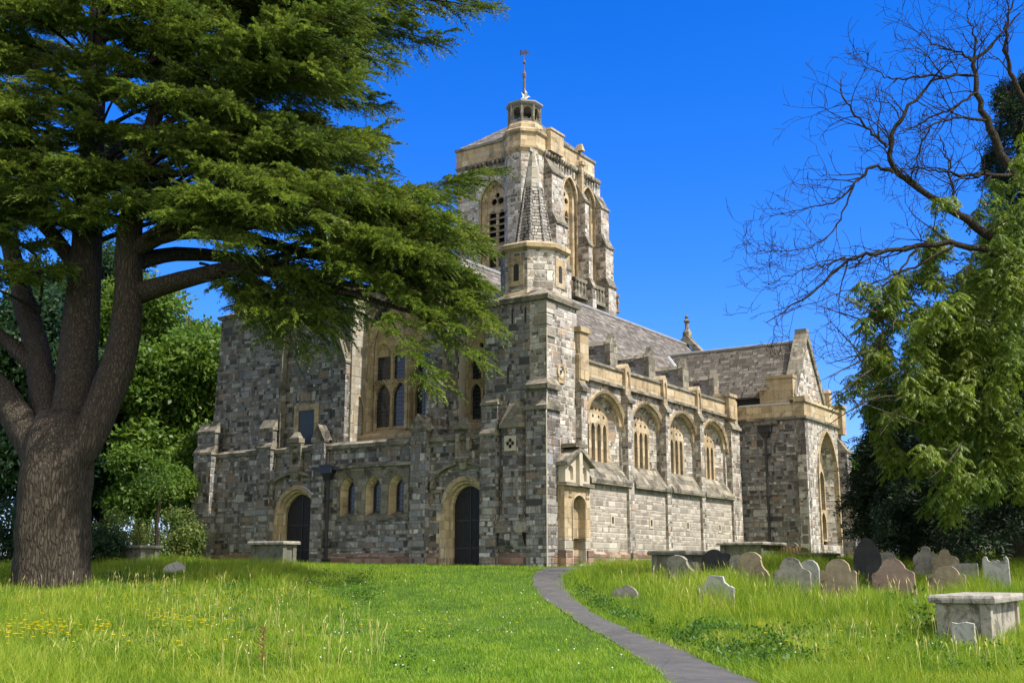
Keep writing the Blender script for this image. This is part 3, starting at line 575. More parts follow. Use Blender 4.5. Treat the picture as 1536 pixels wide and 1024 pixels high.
# stone haunches crossing the aisle roof
for x in (6.35, 10.0, 13.6, 17.25):
    m = MB(); m.box(x-.25, x+.25, .8, 3.4, 7.6, 9.3); o = part('roof_buttress', m, 'rubble')
    k = MB(); k.wedge(x-.32, x+.32, .81, 3.5, 9.3, 9.5, .2, .2, 0, 0); k.plate([(x-.33, 7.6), (x+.33, 7.6), (x+.33, 9.35), (x, 9.85), (x-.33, 9.35)], [], SF(.55), 0, .26); k.build('gabled_cap', M['ashlar_grey'], o)
# --- south aisle wall
BX = [(2.16, 2.62), (6.01, 6.48), (9.62, 10.02), (13.28, 13.7), (17.0, 18.1)]
AW = [(4.52, 1.42), (8.27, 1.42), (11.86, 1.42), (15.4, 1.42)]
S1 = SF(.05); b = MB()
holes = [arch(c, a+.02, 5.75, 1.15, 3.9) for c, a in AW]
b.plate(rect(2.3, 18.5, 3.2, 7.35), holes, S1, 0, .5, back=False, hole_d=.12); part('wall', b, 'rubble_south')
pe = [rect(xx-.09, xx+.09, 1.66, 1.98) for xx in (4.75, 8.2, 11.85, 15.45)]
b = MB(); b.plate(rect(2.3, 18.5, -.5, 3.3), pe, SF(-.12), 0, .3, back=False); part('wall', b, 'rubble_low')
for xx in (4.75, 8.2, 11.85, 15.45):
    k = MB(); k.plate(rect(xx-.17, xx+.17, 1.6, 2.06), [rect(xx-.08, xx+.08, 1.7, 1.97)], SF(-.13), -.012, .01, back=False); o = part('vent_surround', k, 'cream')
    q = MB(); q.fill(rect(xx-.12, xx+.12, 1.62, 2.02), [], SF(-.12), .2); q.build('vent', M['dark_void'], o)
for i, (c, a) in enumerate(AW):
    k = MB(); A1 = arch(c, a+.02, 5.75, 1.15, 3.9); A2 = arch(c-.1, a-.4, 5.7, .95, 4.05)
    k.strip(A1, .12, A2, .4, S1); part('window_reveal', k, 'rubble_south')
    k = MB(); B1 = arch(c, a+.06, 5.75, 1.2, 5.7, 10); B2 = arch(c, a+.2, 5.75, 1.33, 5.7, 10)
    k.strip(B1, .02, B1, -.1, S1); k.strip(B1, -.1, B2, -.16, S1); k.strip(B2, -.16, B2, .01, S1)
    B0 = arch(c, a-.06, 5.75, 1.07, 5.7, 10); k.strip(B1, -.03, B0, .04, S1); k.strip(B0, .04, B0, .16, S1)
    for uu in (c-a-.13, c+a+.13): k.box(uu-.1, uu+.1, -.1, .06, 5.55, 5.72)
    part('hood_mould', k, 'ashlar')
    window(S1, c-.1, a-.38, 5.7, .97, 4.02, .34, 4, heads=5.75, mw=.19, fw=.16, thick=.2, eyes=[(c-.1+dx, 6.02, .085) for dx in (-.66, -.24, .24, .66)]+[(c-.1+dx, 6.32, .09) for dx in (-.3, 0, .3)])
    k = MB(); k.add([(c-a-.3, .2, 4.15), (c+a+.3, .2, 4.15), (c+a+.3, -.3, 3.38), (c-a-.3, -.3, 3.38), (c-a-.3, -.3, 3.22), (c+a+.3, -.3, 3.22), (c+a+.3, -.1, 3.2), (c-a-.3, -.1, 3.2), (c-a, .6, 4.2), (c+a, .6, 4.2)], [(0, 1, 2, 3), (3, 2, 5, 4), (4, 5, 6, 7), (0, 3, 4, 7), (1, 6, 5, 2), (0, 8, 9, 1)])
    part('sill_weathering', k, 'ashlar_grey')
b = MB(); b.box(2.3, 18.5, -.02, .45, 7.4, 8.02); part('parapet', b, 'ashlar')
b = MB(); b.wedge(2.3, 18.5, -.14, .5, 7.3, 7.42, 0, 0, -.0, 0); part('string_course', b, 'ashlar_grey')
b = MB()
for i in range(4):
    x0 = BX[i][1]-.1; x1 = BX[i+1][0]+.1; b = MB(); b.wedge(x0, x1, -.09, .52, 8.02, 8.1, 0, 0); b.wedge(x0, x1, -.09, .52, 8.1, 8.2, 0, 0, .2, .2); part('coping', b, 'ashlar_grey')
for i, (x0, x1) in enumerate(BX):
    m = MB(); m.box(x0, x1, -.24, .05, -.5, 6.75); o = part('buttress', m, 'rubble_south')
    k = MB(); k.wedge(x0-.05, x1+.05, -.36, .06, 6.72, 6.84, 0, 0); k.wedge(x0-.02, x1+.02, -.32, .06, 6.84, 7.25, 0, 0, .24, 0); k.build('weathering', M['ashlar_grey'], o)
    k = MB(); k.box(x0+.02, x1-.02, -.36, -.23, -.5, .55); k.build('plinth', M['plinth'], o)
    c = (x0+x1)/2; k = MB(); k.plate([(x0, 7.1), (x1, 7.1), (x1, 8.2), (c, 8.42), (x0, 8.2)], [arch(c, .13, 7.85, .26, 7.35, 5)], S1, -.22, .3, back=True, hole_d=-.16); k.fill(arch(c, .13, 7.85, .26, 7.35, 5), [], S1, -.16)
    k.build('pinnacle_panel', M['ashlar'], o)
b = MB(); b.box(2.2, 2.85, -.2, .5, 7.2, 9.1); b.wedge(2.1, 2.95, -.28, .6, 9.1, 9.3, 0, 0); part('pier', b, 'ashlar')
b = MB(); b.box(16.85, 17.7, -.26, .5, 7.2, 8.35); b.wedge(16.78, 17.77, -.33, .56, 8.35, 8.5, 0, 0); b.wedge(16.8, 17.75, -.3, .54, 7.25, 7.4, 0, 0); part('pier', b, 'ashlar')
for xx in (4.1, 5.3): pass
# south doorway with gabled stone canopy
SP = SF(-.42); b = MB(); hole = arch(1.58, .46, 2.3, .34, -.4, 8)
b.plate(rect(.5, 2.42, 1.05, 2.98), [arch(1.58, .46, 2.3, .34, 1.05, 8)], SP, 0, .44, back=False, hole_d=.3)
dsur = part('doorway', b, 'ashlar')
k = MB(); orders(k, SP, 1.58, .46, 2.3, .34, 1.0, [(.08, -.03), (.02, -.03), (0, .0)]); k.build('arch_mould', M['ashlar'], dsur)
k = MB()
for dx in (-.72, -.6, .6, .72):
    for dz in (2.55, 2.72): k.box(1.58+dx-.035, 1.58+dx+.035, -.425, -.35, dz-.035, dz+.035)
k.build('pierced_holes', M['dark_void'], dsur)
k = MB(); k.plate(rect(.5, 2.42, -.5, 1.05), [rect(1.12, 2.04, -.45, 1.049)], SP, 0, .44, back=False, hole_d=.3); k.build('lower_jambs', M['quoin'], dsur)
for u0, u1 in ((.45, .95), (2.1, 2.5)): k = MB(); k.box(u0, u1, -.5, -.0, -.5, .62); k.build('base', M['plinth'], dsur)
k = MB(); k.fill(rect(1.05, 2.1, -.45, 2.75), [], SP, .3); k.build('recess', M['ashlar'], dsur)
k = MB(); k.wedge(.4, 2.52, -.58, 0, 2.98, 3.1, 0, 0, 0, 0); k.build('ledge', M['ashlar_grey'], dsur)
k = MB(); k.plate([(.55, 3.1), (2.37, 3.1), (2.37, 3.85), (1.46, 4.3), (.55, 3.85)], [arch(.95, .18, 3.6, .15, 3.2, 4), arch(1.97, .18, 3.6, .15, 3.2, 4)], SP, -.02, .44, back=False, hole_d=.1)
k.fill(arch(.95, .18, 3.6, .15, 3.2, 4), [], SP, .1); k.fill(arch(1.97, .18, 3.6, .15, 3.2, 4), [], SP, .1); k.box(1.34, 1.58, -.6, -.4, 3.0, 4.3); k.build('gable', M['cream'], dsur)
k = MB()
for s_ in (-1, 1): k.plate([(1.46, 4.32), (1.46+s_*1.08, 3.72), (1.46+s_*1.08, 3.86), (1.46, 4.5)], [], SP, -.22, .46)
k.box(1.0, 1.9, -.66, .0, 4.44, 4.58); k.build('canopy_roof', M['ashlar_grey'], dsur)
b = MB(); b.box(1.0, 2.2, -.75, -.3, -.4, .12); b.box(.9, 2.3, -1.05, -.3, -.4, -.02); part('step', b, 'quoin')
# --- transept
b = MB(); b.plate(rect(-3.5, .2, -.5, 7.3), [], WF(18.5), 0, .4); b.wedge(18.38, 18.52, -3.4, -.1, .3, .9, .1, 0) ; part('wall', b, 'rubble')
b = MB(); tw = (21.7, 1.38, 4.6, 2.15, 1.3)
b.plate([(18.5, -.5), (24.3, -.5), (24.3, 7.3), (18.5, 7.3)], [arch(tw[0], tw[1]+.12, tw[2], tw[3]+.12, tw[4]-.2)], SF(-3.48), 0, .5, back=False, hole_d=.1); part('wall', b, 'rubble_south')
b = MB(); ST = SF(-3.48); orders(b, ST, *tw[:4], tw[4]-.2, [(.24, .0), (.24, -.08), (.1, -.08), (.1, .12)]); part('window_surround', b, 'ashlar'); b = MB(); orders(b, ST, *tw[:4], tw[4]-.2, [(.1, .12), (-.08, .6), (-.1, .8)]); part('window_reveal', b, 'rubble_south')
window(ST, tw[0], tw[1]-.08, tw[2], tw[3]-.08, tw[4], .6, 3, heads=4.9, transoms=(2.9,), mw=.14, thick=.3, eyes=((21.7, 5.9, .28), (21.2, 5.4, .2), (22.2, 5.4, .2)))
b = MB(); b.plate([(18.75, 7.0), (23.75, 7.0), (23.75, 8.3), (21.15, 11.95), (21.05, 11.95), (18.75, 8.5)], [arch(22.5, .17, 8.2, .4, 7.5, 5)], SF(-2.9), 0, .45, back=False, hole_d=.2); part('gable', b, 'rubble_south')
k = MB(); k.fill(arch(22.5, .17, 8.2, .4, 7.5, 5), [], SF(-2.9), .2); part('gable_slit', k, 'dark_void')
k = MB(); orders(k, SF(-2.9), 22.5, .17, 8.2, .4, 7.5, [(.12, -.04), (0, -.04), (0, .1)]); part('slit_surround', k, 'ashlar')
b = MB(); b.plate([(18.65, 8.5), (18.9, 8.3), (21.1, 11.7), (23.6, 8.0), (23.85, 8.2), (21.3, 12.0), (21.3, 12.2), (20.9, 12.2), (20.9, 12.0)], [], SF(-3.0), 0, .62); part('gable_coping', b, 'ashlar_grey')
b = MB(); b.box(18.46, 18.95, -3.52, .3, 7.3, 8.0); b.box(18.9, 24.35, -3.52, -3.1, 7.3, 8.05); part('parapet', b, 'ashlar')
b = MB(); b.wedge(18.4, 24.4, -3.6, .25, 7.2, 7.34, 0, 0); part('string_course', b, 'ashlar_grey')
b = MB(); b.wedge(18.4, 24.42, -3.6, -3.0, 8.03, 8.16, 0, 0); part('coping', b, 'ashlar'); b = MB(); b.box(18.42, 19.3, -3.56, -2.8, 8.16, 8.3); part('coping', b, 'ashlar')
b = MB(); b.box(18.6, 19.05, -2.95, -1.6, 8.1, 9.3); b.box(18.6, 19.05, -1.62, -1.2, 8.1, 8.75); b.wedge(18.52, 19.1, -3.0, -1.55, 9.3, 9.45, 0, 0); b.wedge(18.52, 19.1, -1.6, -1.12, 8.75, 8.88, 0, 0); part('kneeler', b, 'ashlar')
b = MB(); b.box(18.48, 19.2, -2.8, -.1, 8.0, 8.06); part('lead_gutter', b, 'lead')
b = MB(); b.box(19.1, 19.3, -2.8, .3, 8.0, 8.6); part('eaves_board', b, 'dark_void')  # dark strip standing in for the shadow under the roof overhang
slab('roof', [(18.75, -2.9, 8.5), (18.75, 5.5, 8.5), (21.1, 5.5, 11.55), (21.1, -2.9, 11.55)], .12, 'slate')
slab('roof', [(23.5, -2.9, 8.5), (23.5, 5.5, 8.5), (21.11, 5.5, 11.55), (21.11, -2.9, 11.55)], .12, 'slate')
b = MB(); b.tube([(21.1, -2.6, 11.57), (21.1, 5.1, 11.57)], .1, 6); part('ridge_tiles', b, 'lead_grey')
b = MB(); b.tube([(19.05, 2.48, 8.98), (20.98, 4.95, 11.49)], .09, 5); part('valley_lead', b, 'lead')
buttress('S', 23.6, 24.35, -3.48, .65, [(2.6, .65), (5.9, .45)], mat='rubble', z0=-.5)
b = MB(); b.box(23.75, 24.4, -3.75, -3.1, 6.9, 8.3); b.wedge(23.7, 24.45, -3.8, -3.05, 8.3, 8.46, 0, 0); b.box(23.5, 23.95, -3.2, -2.7, 8.2, 9.1); b.wedge(23.45, 24.0, -3.25, -2.65, 9.1, 9.3, .1, .1, .1, .1); part('pinnacle', b, 'ashlar')
b = MB(); b.box(18.35, 18.52, -3.55, -3.1, 1.5, 5.4); b.wedge(18.3, 18.52, -3.6, -3.05, -.5, 1.5, .05, 0, .05, 0); part('quoins', b, 'rubble_south')
b = MB(); b.box(24.2, 24.4, -3.4, 5., -.5, 7.9); part('wall', b, 'rubble')
def downpipe(x, y, z0, z1, wide):
    k = MB(); k.tube([(x, y, z0), (x, y, z1)], .07, 8); o = part('downpipe', k, 'iron')
    for zz in (z0+.25, z0+.8, z0+1.5, (z0+z1)/2, z1-1.): 
        if zz > z0+2 or zz < z0+.9:
            q = MB(); q.lathe(x, y, [(.09, zz-.05), (.1, zz), (.09, zz+.05)], 8); q.box(x-.02, x+.05, y-.2, y+.2, zz-.03, zz+.03); q.build('pipe_bracket', M['iron'], o)
    q = MB(); q.wedge(x-.1, x+.12, y-.14, y+.14, z1-.15, z1+.1, -.08, 0, -.1, -.1); q.box(x-.2, x+.12, y-wide, y+wide, z1+.1, z1+.42); q.box(x-.24, x+.12, y-wide-.03, y+wide+.03, z1+.38, z1+.46); q.build('hopper', M['iron'], o)
    return o
o = downpipe(-.18, 10.68, .05, 3.75, .3)
q = MB(); q.box(-.3, -.02, 10.05, 11.3, 3.98, 4.12); q.tube([(-.22, 10.7, 4.2), (-.22, 10.7, 4.75)], .05, 6); q.build('gutter_arm', M['iron'], o)
downpipe(18.36, -1.5, .4, 6.5, .32)
b = MB(); b.box(18.42, 18.52, -2.1, -.9, 7.0, 7.2); part('drip_stone', b, 'ashlar_grey')
b = MB(); b.tube([(-.38, -.2, -.2), (-.38, -.2, 5.6), (-.16, -.1, 6.3), (-.02, -.02, 7.0), (-.02, -.02, 8.9)], .022, 5); part('lightning_conductor', b, 'cream')
# --- tower
TX0, TX1, TY0, TY1, TZ = 12.5, 18.95, 8.0, 13.45, 21.7
b = MB(); wy = (10.95, .66, 19.3, 1.0, 15.6)
b.plate(rect(TY0, TY1, 6, TZ), [arch(wy[0], wy[1]+.2, wy[2], wy[3]+.2, wy[4])], WF(TX0), 0, .4, back=False, hole_d=.1)
tb = [(15.4, .52, 19.9, .85), (17.45, .52, 19.9, .85)]
b.plate(rect(TX0, TX1, 6, TZ), [arch(c, a+.2, zs, h+.2, 14.5) for c, a, zs, h in tb], SF(TY0), 0, .4, back=False, hole_d=.1)
b.box(TX1-.05, TX1, TY0+.05, TY1, 6, TZ); b.box(TX0+.05, TX1, TY1-.05, TY1-.01, 6, TZ)
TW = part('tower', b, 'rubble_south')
def tpart(name, mb, mat): return mb.build(name, M[mat], TW)
b = MB(); orders(b, WF(TX0), wy[0], wy[1], wy[2], wy[3], wy[4], [(.3, -.06), (.2, -.06), (.2, .08), (.08, .14), (0, .35)])
for c, a, zs, h in tb: orders(b, SF(TY0), c, a, zs, h, 14.5, [(.32, -.1), (.2, -.1), (.2, .08), (.08, .14), (0, .5)])
tpart('belfry_surround', b, 'ashlar')
for mf, c, a, zs, h, zb, zl in ((WF(TX0), wy[0], wy[1], wy[2], wy[3], 15.6, 18.6), (SF(TY0), *tb[0], 14.5, 18.9), (SF(TY0), *tb[1], 14.5, 18.9)):
    k = MB(); lw = a/2-.1
    k.plate(arch(c, a, zs, h, zb), [arch(c-a/2+.02, lw, zl, .3, 17.0, 5), arch(c+a/2-.02, lw, zl, .3, 17.0, 5), circ(c-.22, zl+.8, .19), circ(c+.22, zl+.8, .19), circ(c, zl+1.15, .14)]+[arch(c-a/2+.02, lw, 16.3, .2, 15.75, 4), arch(c+a/2-.02, lw, 16.3, .2, 15.75, 4)], mf, .3, .42, back=False)
    tpart('belfry_tracery', k, 'ashlar')
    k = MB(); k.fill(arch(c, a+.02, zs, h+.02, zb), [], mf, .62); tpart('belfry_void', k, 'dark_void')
    k = MB()
    for i in range(6):
        zz = 16.95+i*.36; pa = [mf(c-a, zz, .28), mf(c+a, zz, .28), mf(c+a, zz+.2, .6), mf(c-a, zz+.2, .6)]; k.add(pa+[(p[0], p[1], p[2]+.05) for p in pa], [(0, 1, 2, 3), (4, 5, 6, 7), (0, 1, 5, 4)])
    tpart('louvres', k, 'louvre')
def tbutt(kind, u0, u1, steps, z0=6.):
    m = MB(); zz = z0; base = TY0 if kind == 'S' else TX0
    for i, (zt, p) in enumerate(steps):
        nx = steps[i+1][1] if i+1 < len(steps) else .03; k = MB()
        if kind == 'S':
            m.box(u0, u1, base-p, base+.01, zz, zt); k.wedge(u0-.06, u1+.06, base-p-.08, base+.01, zt-.02, zt+.1, 0, 0); k.wedge(u0, u1, base-p-.02, base+.01, zt+.1, zt+.2+(p-nx)*1.7, 0, 0, p-nx, 0)
        else:
            m.box(base-p, base+.01, u0, u1, zz, zt); k.wedge(base-p-.08, base+.01, u0-.06, u1+.06, zt-.02, zt+.1, 0, 0); k.wedge(base-p-.02, base+.01, u0, u1, zt+.1, zt+.2+(p-nx)*1.7, p-nx, 0)
        zz = zt; tpart('buttress_weathering', k, 'ashlar_grey')
    tpart('tower_buttress', m, 'rubble_south')
tbutt('S', 12.8, 13.95, [(15.2, .95), (17.6, .75), (20.4, .5)]); tbutt('S', 16.2, 16.62, [(14.8, .95), (17.2, .75), (19.7, .55)]); tbutt('S', 18.2, 19.1, [(15.3, .85), (17.6, .7), (19.9, .45)])
m = MB(); m.box(18.9, 19.75, 8.02, 9.2, 6, 17.2); m.wedge(18.9, 19.75, 8.02, 9.2, 17.2, 18.2, 0, .35); m.box(18.9, 19.4, 8.02, 9.2, 18.2, 19.6); m.wedge(18.9, 19.4, 8.02, 9.2, 19.6, 20.9, 0, .45); tpart('tower_buttress', m, 'rubble_south')
b = MB(); b.box(16.3, 16.52, TY0-.32, TY0, 19.6, 21.9); b.wedge(16.22, 16.6, TY0-.42, TY0-.16, 21.9, 22.1, 0, 0); b.wedge(16.25, 16.57, TY0-.4, TY0+.1, 22.75, 23.15, .1, .1, .1, .1); tpart('shaft', b, 'ashlar')
def chamf(e, c=.75): return [(TX0-e, TY0-e), (TX1+e-c, TY0-e), (TX1+e, TY0-e+c), (TX1+e, TY1+e-c), (TX1+e-c, TY1+e), (TX0-e, TY1+e)]
PF = lambda u, v, d: (u, v, d)
def lay(mb, e0, e1, z0, z1):
    a, b2 = chamf(e0), chamf(e1); mb.strip(a, z0, b2, z1, PF, True); return mb
b = MB(); lay(b, 0., .1, 21.4, 21.62); lay(b, .1, .02, 21.62, 21.72)
rr = random.Random(4)
for i in range(21):
    xx = TX0+.2+i*.29; s_ = rr.uniform(.07, .13); b.lathe(xx, TY0-.2, [(.0, 21.4-s_), (s_, 21.45), (s_, 21.6), (0, 21.62+s_*.5)], 5, rr.random())
for i in range(15):
    yy = TY0+.3+i*.29; s_ = rr.uniform(.07, .13); b.lathe(TX0-.2, yy, [(.0, 21.4-s_), (s_, 21.45), (s_, 21.6), (0, 21.62+s_*.5)], 5, rr.random())
tpart('carved_cornice', b, 'ashlar_grey')
b = MB(); b.plate(chamf(.04), [[(TX0+.3, TY0+.3), (TX1-.3, TY0+.3), (TX1-.3, TY1-.3), (TX0+.3, TY1-.3)]], PF, 22.62, 21.7, back=False); tpart('parapet', b, 'ashlar')
b = MB(); b.box(12.95, 14.3, TY0-.36, TY0-.06, 21.7, 22.85); b.wedge(12.9, 14.35, TY0-.42, TY0-.1, 22.85, 22.97, 0, 0); tpart('parapet_pier', b, 'ashlar')
b = MB(); b.plate(chamf(.11), [[(TX0+.35, TY0+.35), (TX1-.35, TY0+.35), (TX1-.35, TY1-.35), (TX0+.35, TY1-.35)]], PF, 22.74, 22.6, back=True); tpart('coping', b, 'ashlar_grey')
b = MB(); a_, b_ = chamf(.04), [((TX0+TX1)/2+(u-(TX0+TX1)/2)*.06, (TY0+TY1)/2+(v-(TY0+TY1)/2)*.06) for u, v in chamf(.04)]; b.strip(a_, 22.745, b_, 25.1, PF, True); b.fill(b_, [], PF, 25.1); tpart('pyramid_roof', b, 'slate')
# corner stair turret with lantern
c0 = (12.45, 8.98); rt = R(22.5)
b = MB(); b.lathe(c0[0], c0[1], [(1.08, 6), (1.08, 21.5)], 8, rt); tpart('stair_turret', b, 'rubble_south')
b = MB(); b.lathe(c0[0], c0[1], [(1.1, 21.35), (1.24, 21.55), (1.24, 21.7), (1.12, 21.75), (1.12, 22.35), (1.24, 22.45), (1.24, 22.60), (1.02, 22.75), (1.0, 22.95), (.9, 23.10), (.86, 23.15)], 8, rt); tpart('turret_parapet', b, 'ashlar')
b = MB()
for k_ in range(8):
    a0 = rt+k_*math.pi/4; a1 = a0+math.pi/4; p0 = Vector((c0[0]+.84*math.cos(a0), c0[1]+.84*math.sin(a0), 0)); p1 = Vector((c0[0]+.84*math.cos(a1), c0[1]+.84*math.sin(a1), 0)); dd = p1-p0; inn = Vector((math.cos((a0+a1)/2), math.sin((a0+a1)/2), 0)); L_ = dd.length; dd.normalize()
    mf = (lambda p0, dd, inn: (lambda u, v, d: tuple(p0+dd*u-inn*d+Vector((0, 0, v)))))(p0, dd, inn)
    b.plate(rect(0, L_, 23.12, 24.15), [arch(L_/2, L_/2-.1, 23.75, .22, 23.28, 5)], mf, 0, .09)
    b.lathe(p0.x, p0.y, [(.07, 23.10), (.07, 24.15)], 6)
ln = tpart('lantern', b, 'ashlar_grey')
b = MB(); b.lathe(c0[0], c0[1], [(.9, 24.10), (1.02, 24.20), (1.02, 24.28), (.55, 24.46), (.14, 24.55)], 8, rt); tpart('lantern_roof', b, 'lead_grey')
b = MB(); b.lathe(c0[0], c0[1], [(.45, 23.10), (.4, 23.40), (.2, 23.65), (0, 23.70)], 10); tpart('bell', b, 'lead_grey')
b = MB(); b.lathe(c0[0], c0[1], [(.26, 24.53), (.2, 24.65), (.085, 24.70), (.075, 25.90), (.1, 25.95), (.11, 26.15), (.06, 26.25), (.025, 26.35), (.02, 26.70), (.07, 26.75), (.09, 26.82), (.05, 26.92), (.015, 26.96), (.015, 27.45)], 8)
FP = tpart('flagpole', b, 'rust')
b = MB(); mf = lambda u, v, d: (c0[0]-u*EV[1]*0-u*.6, c0[1]+u*.8+d, v)
b.plate([(-.22, 27.32), (-.05, 27.28), (.1, 27.30), (.22, 27.20), (.2, 27.55), (.1, 27.45), (0, 27.50), (-.1, 27.58), (-.14, 27.45), (-.24, 27.46)], [], mf, -.02, .02); tpart('weather_vane', b, 'iron')
# openwork balustrade at the foot of the tower
b = MB(); b.box(14.9, 19.9, 7.35, 7.6, 15.0, 15.18); b.box(14.9, 19.9, 7.35, 7.6, 14.1, 14.3); b.box(14.9, 19.9, 7.46, 7.5, 14.3, 15.0)
for i in range(15):
    xx = 15.0+i*.34; b.lathe(xx, 7.42, [(.07, 14.3), (.05, 14.5), (.09, 14.7), (.05, 14.9), (.08, 15.0)], 6)
tpart('balustrade', b, 'ashlar_grey')
# --- low vestry east of the transept
b = MB(); b.box(25.5, 32., -4.6, .5, -.5, 3.3); o = part('vestry', b, 'rubble_south')
k = MB(); k.add([(25.2, -4.9, 3.25), (32.3, -4.9, 3.25), (32.3, -2., 5.), (25.2, -2., 5.), (25.2, .9, 3.25), (32.3, .9, 3.25)], [(0, 1, 2, 3), (3, 2, 5, 4), (0, 3, 4), (1, 5, 2)]); k.build('vestry_roof', M['slate'], o)
k = MB(); k.plate(rect(26.0, 27.7, .2, 2.9), [arch(26.85, .5, 2.1, .4, .5, 5)], SF(-4.6), -.15, .1, back=False); k.build('vestry_doorway', M['ashlar'], o)
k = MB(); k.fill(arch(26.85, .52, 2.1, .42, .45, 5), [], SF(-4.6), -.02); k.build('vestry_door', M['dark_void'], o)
# ------------------------------------------------------------------ ground and path
xs = np.unique(np.concatenate([np.linspace(-700, -60, 9), np.arange(-60, 60.1, 1.), np.linspace(60, 700, 9)]))
ys = np.unique(np.concatenate([np.linspace(-80, 0, 5), np.arange(0, 70.1, .8), np.linspace(70, 900, 12)]))
XX, YY = np.meshgrid(xs, ys); ZZ = g_np(XX.ravel(), YY.ravel())
nx, ny = len(xs), len(ys); ii = (np.arange(ny-1)[:, None]*nx+np.arange(nx-1)[None, :]).ravel()
o = npmesh('ground', np.c_[XX.ravel(), YY.ravel(), ZZ], np.c_[ii, ii+1, ii+nx+1, ii+nx], M['ground'], smooth=True); o['kind'] = 'structure'
PL = [(1000, 1024), (965, 990), (915, 960), (870, 935), (835, 912), (812, 895), (800, 880), (798, 868), (806, 857), (820, 851.5)]
PR = [(1140, 1024), (1070, 995), (1010, 970), (950, 948), (900, 925), (860, 897), (845, 880), (846, 866), (862, 855), (885, 851)]
pl = [hit(*p)[:2] for p in PL]; pr_ = [hit(*p)[:2] for p in PR]
dl_ = (pl[0][0]-pl[1][0], pl[0][1]-pl[1][1]); dn = math.hypot(*dl_)
for i in range(1, 9):
    pl.insert(0, (pl[0][0]+dl_[0]/dn*1.5, pl[0][1]+dl_[1]/dn*1.5)); pr_.insert(0, (pr_[0][0]+dl_[0]/dn*1.5, pr_[0][1]+dl_[1]/dn*1.5))
def resample(p, n):
    p = np.array(p); s = np.r_[0, np.cumsum(np.hypot(*np.diff(p, axis=0).T))]; q = np.linspace(0, s[-1], n)
    return np.c_[np.interp(q, s, p[:, 0]), np.interp(q, s, p[:, 1])]
LA, RA = resample(pl, 70), resample(pr_, 70)
V = []
for k in range(7):
    w = k/6; P_ = LA*(1-w)+RA*w; edge = min(w, 1-w)*2
    if k in (0, 6): P_ = P_+RNG.normal(0, .035, P_.shape)
    V.append(np.c_[P_, g_np(P_[:, 0], P_[:, 1])+.012+.02*edge])
V = np.concatenate(V); F_ = np.array([[k*70+i, (k+1)*70+i, (k+1)*70+i+1, k*70+i+1] for k in range(6) for i in range(69)])
o = npmesh('path', V, F_, M['path'], smooth=True); o['kind'] = 'structure'
PC, PW = (LA+RA)/2, np.hypot(*(LA-RA).T)/2
def path_dist(x, y):
    """signed distance to the path edge (negative on it) and side (+ = right)"""
    best = np.full(x.shape, 1e9); side = np.zeros(x.shape)
    for i in range(0, 70):
        d = np.hypot(x-PC[i, 0], y-PC[i, 1])-PW[i]; m = d < best; best = np.where(m, d, best)
    cx = np.interp(y, PC[:, 1], PC[:, 0]); return best, np.sign(x-cx)
# ------------------------------------------------------------------ gravestones and tombs
def prof(kind, n=10):
    def arcp(cx, cz, rx, rz, a0, a1, n): return [(cx+rx*math.cos(R(a0+(a1-a0)*i/n)), cz+rz*math.sin(R(a0+(a1-a0)*i/n))) for i in range(n+1)]
    if kind == 'round': top = arcp(0, .68, .5, .32, 0, 180, 14)
    elif kind == 'shoulder': top = [(.5, .55)]+arcp(.42, .62, .08, .08, 0, 120, 4)+[(.34, .66), (.33, .72)]+arcp(0, .7, .33, .3, 5, 175, 12)+[(-.33, .72), (-.34, .66)]+arcp(-.42, .62, .08, .08, 60, 180, 4)+[(-.5, .55)]
    elif kind == 'ogee': top = [(.5, .5), (.5, .58), (.46, .64), (.38, .67), (.31, .72), (.27, .8)]+arcp(0, .8, .25, .2, 10, 170, 10)+[(-.27, .8), (-.31, .72), (-.38, .67), (-.46, .64), (-.5, .58), (-.5, .5)]
    elif kind == 'lean_ogee': top = [(.5, .3), (.49, .42), (.42, .52), (.32, .58), (.25, .68), (.2, .82)]+arcp(-.12, .82, .34, .18, 5, 170, 10)+[(-.5, .7)]
    elif kind == 'concave': top = [(.5, .55), (.49, .62)]+arcp(.5, 1.0, .3, .36, 262, 185, 8)+[(.19, .98), (.12, 1.), (-.12, 1.), (-.19, .98)]+arcp(-.5, 1.0, .3, .36, -5, -82, 8)+[(-.49, .62), (-.5, .55)]
    elif kind == 'pointed': top = arcp(-.35, .45, .85, .78, 0, 62, 9)+arcp(.35, .45, .85, .78, 118, 180, 9)
    elif kind == 'double': top = [(.5, .6)]+arcp(.38, .68, .12, .14, 0, 90, 4)+arcp(.06, .7, .34, .3, 20, 165, 9)+[(-.3, .83), (-.31, .88), (-.46, .86), (-.5, .8)]
    elif kind == 'scroll': top = [(.5, .84), (.47, .94), (.4, 1.), (.32, .97), (.28, .88), (.18, .84), (.06, .9), (-.06, .9), (-.18, .84), (-.28, .88), (-.32, .97), (-.4, 1.), (-.47, .94), (-.5, .84)]
    elif kind == 'cross': top = arcp(0, .6, .5, .22, 0, 66, 5)+[(.2, .84)]+arcp(0, .88, .17, .12, -10, 190, 8)+[(-.2, .84)]+arcp(0, .6, .5, .22, 114, 180, 5)
    elif kind == 'flat': top = [(.5, .97), (.47, 1.), (-.47, 1.), (-.5, .97)]
    elif kind == 'broken': top = [(.5, .3), (.42, .6), (.3, .72), (.12, .85), (-.06, 1.), (-.2, .92), (-.35, .7), (-.45, .5), (-.5, .25)]
    return [(.5, -.35)]+top+[(-.5, -.35)]
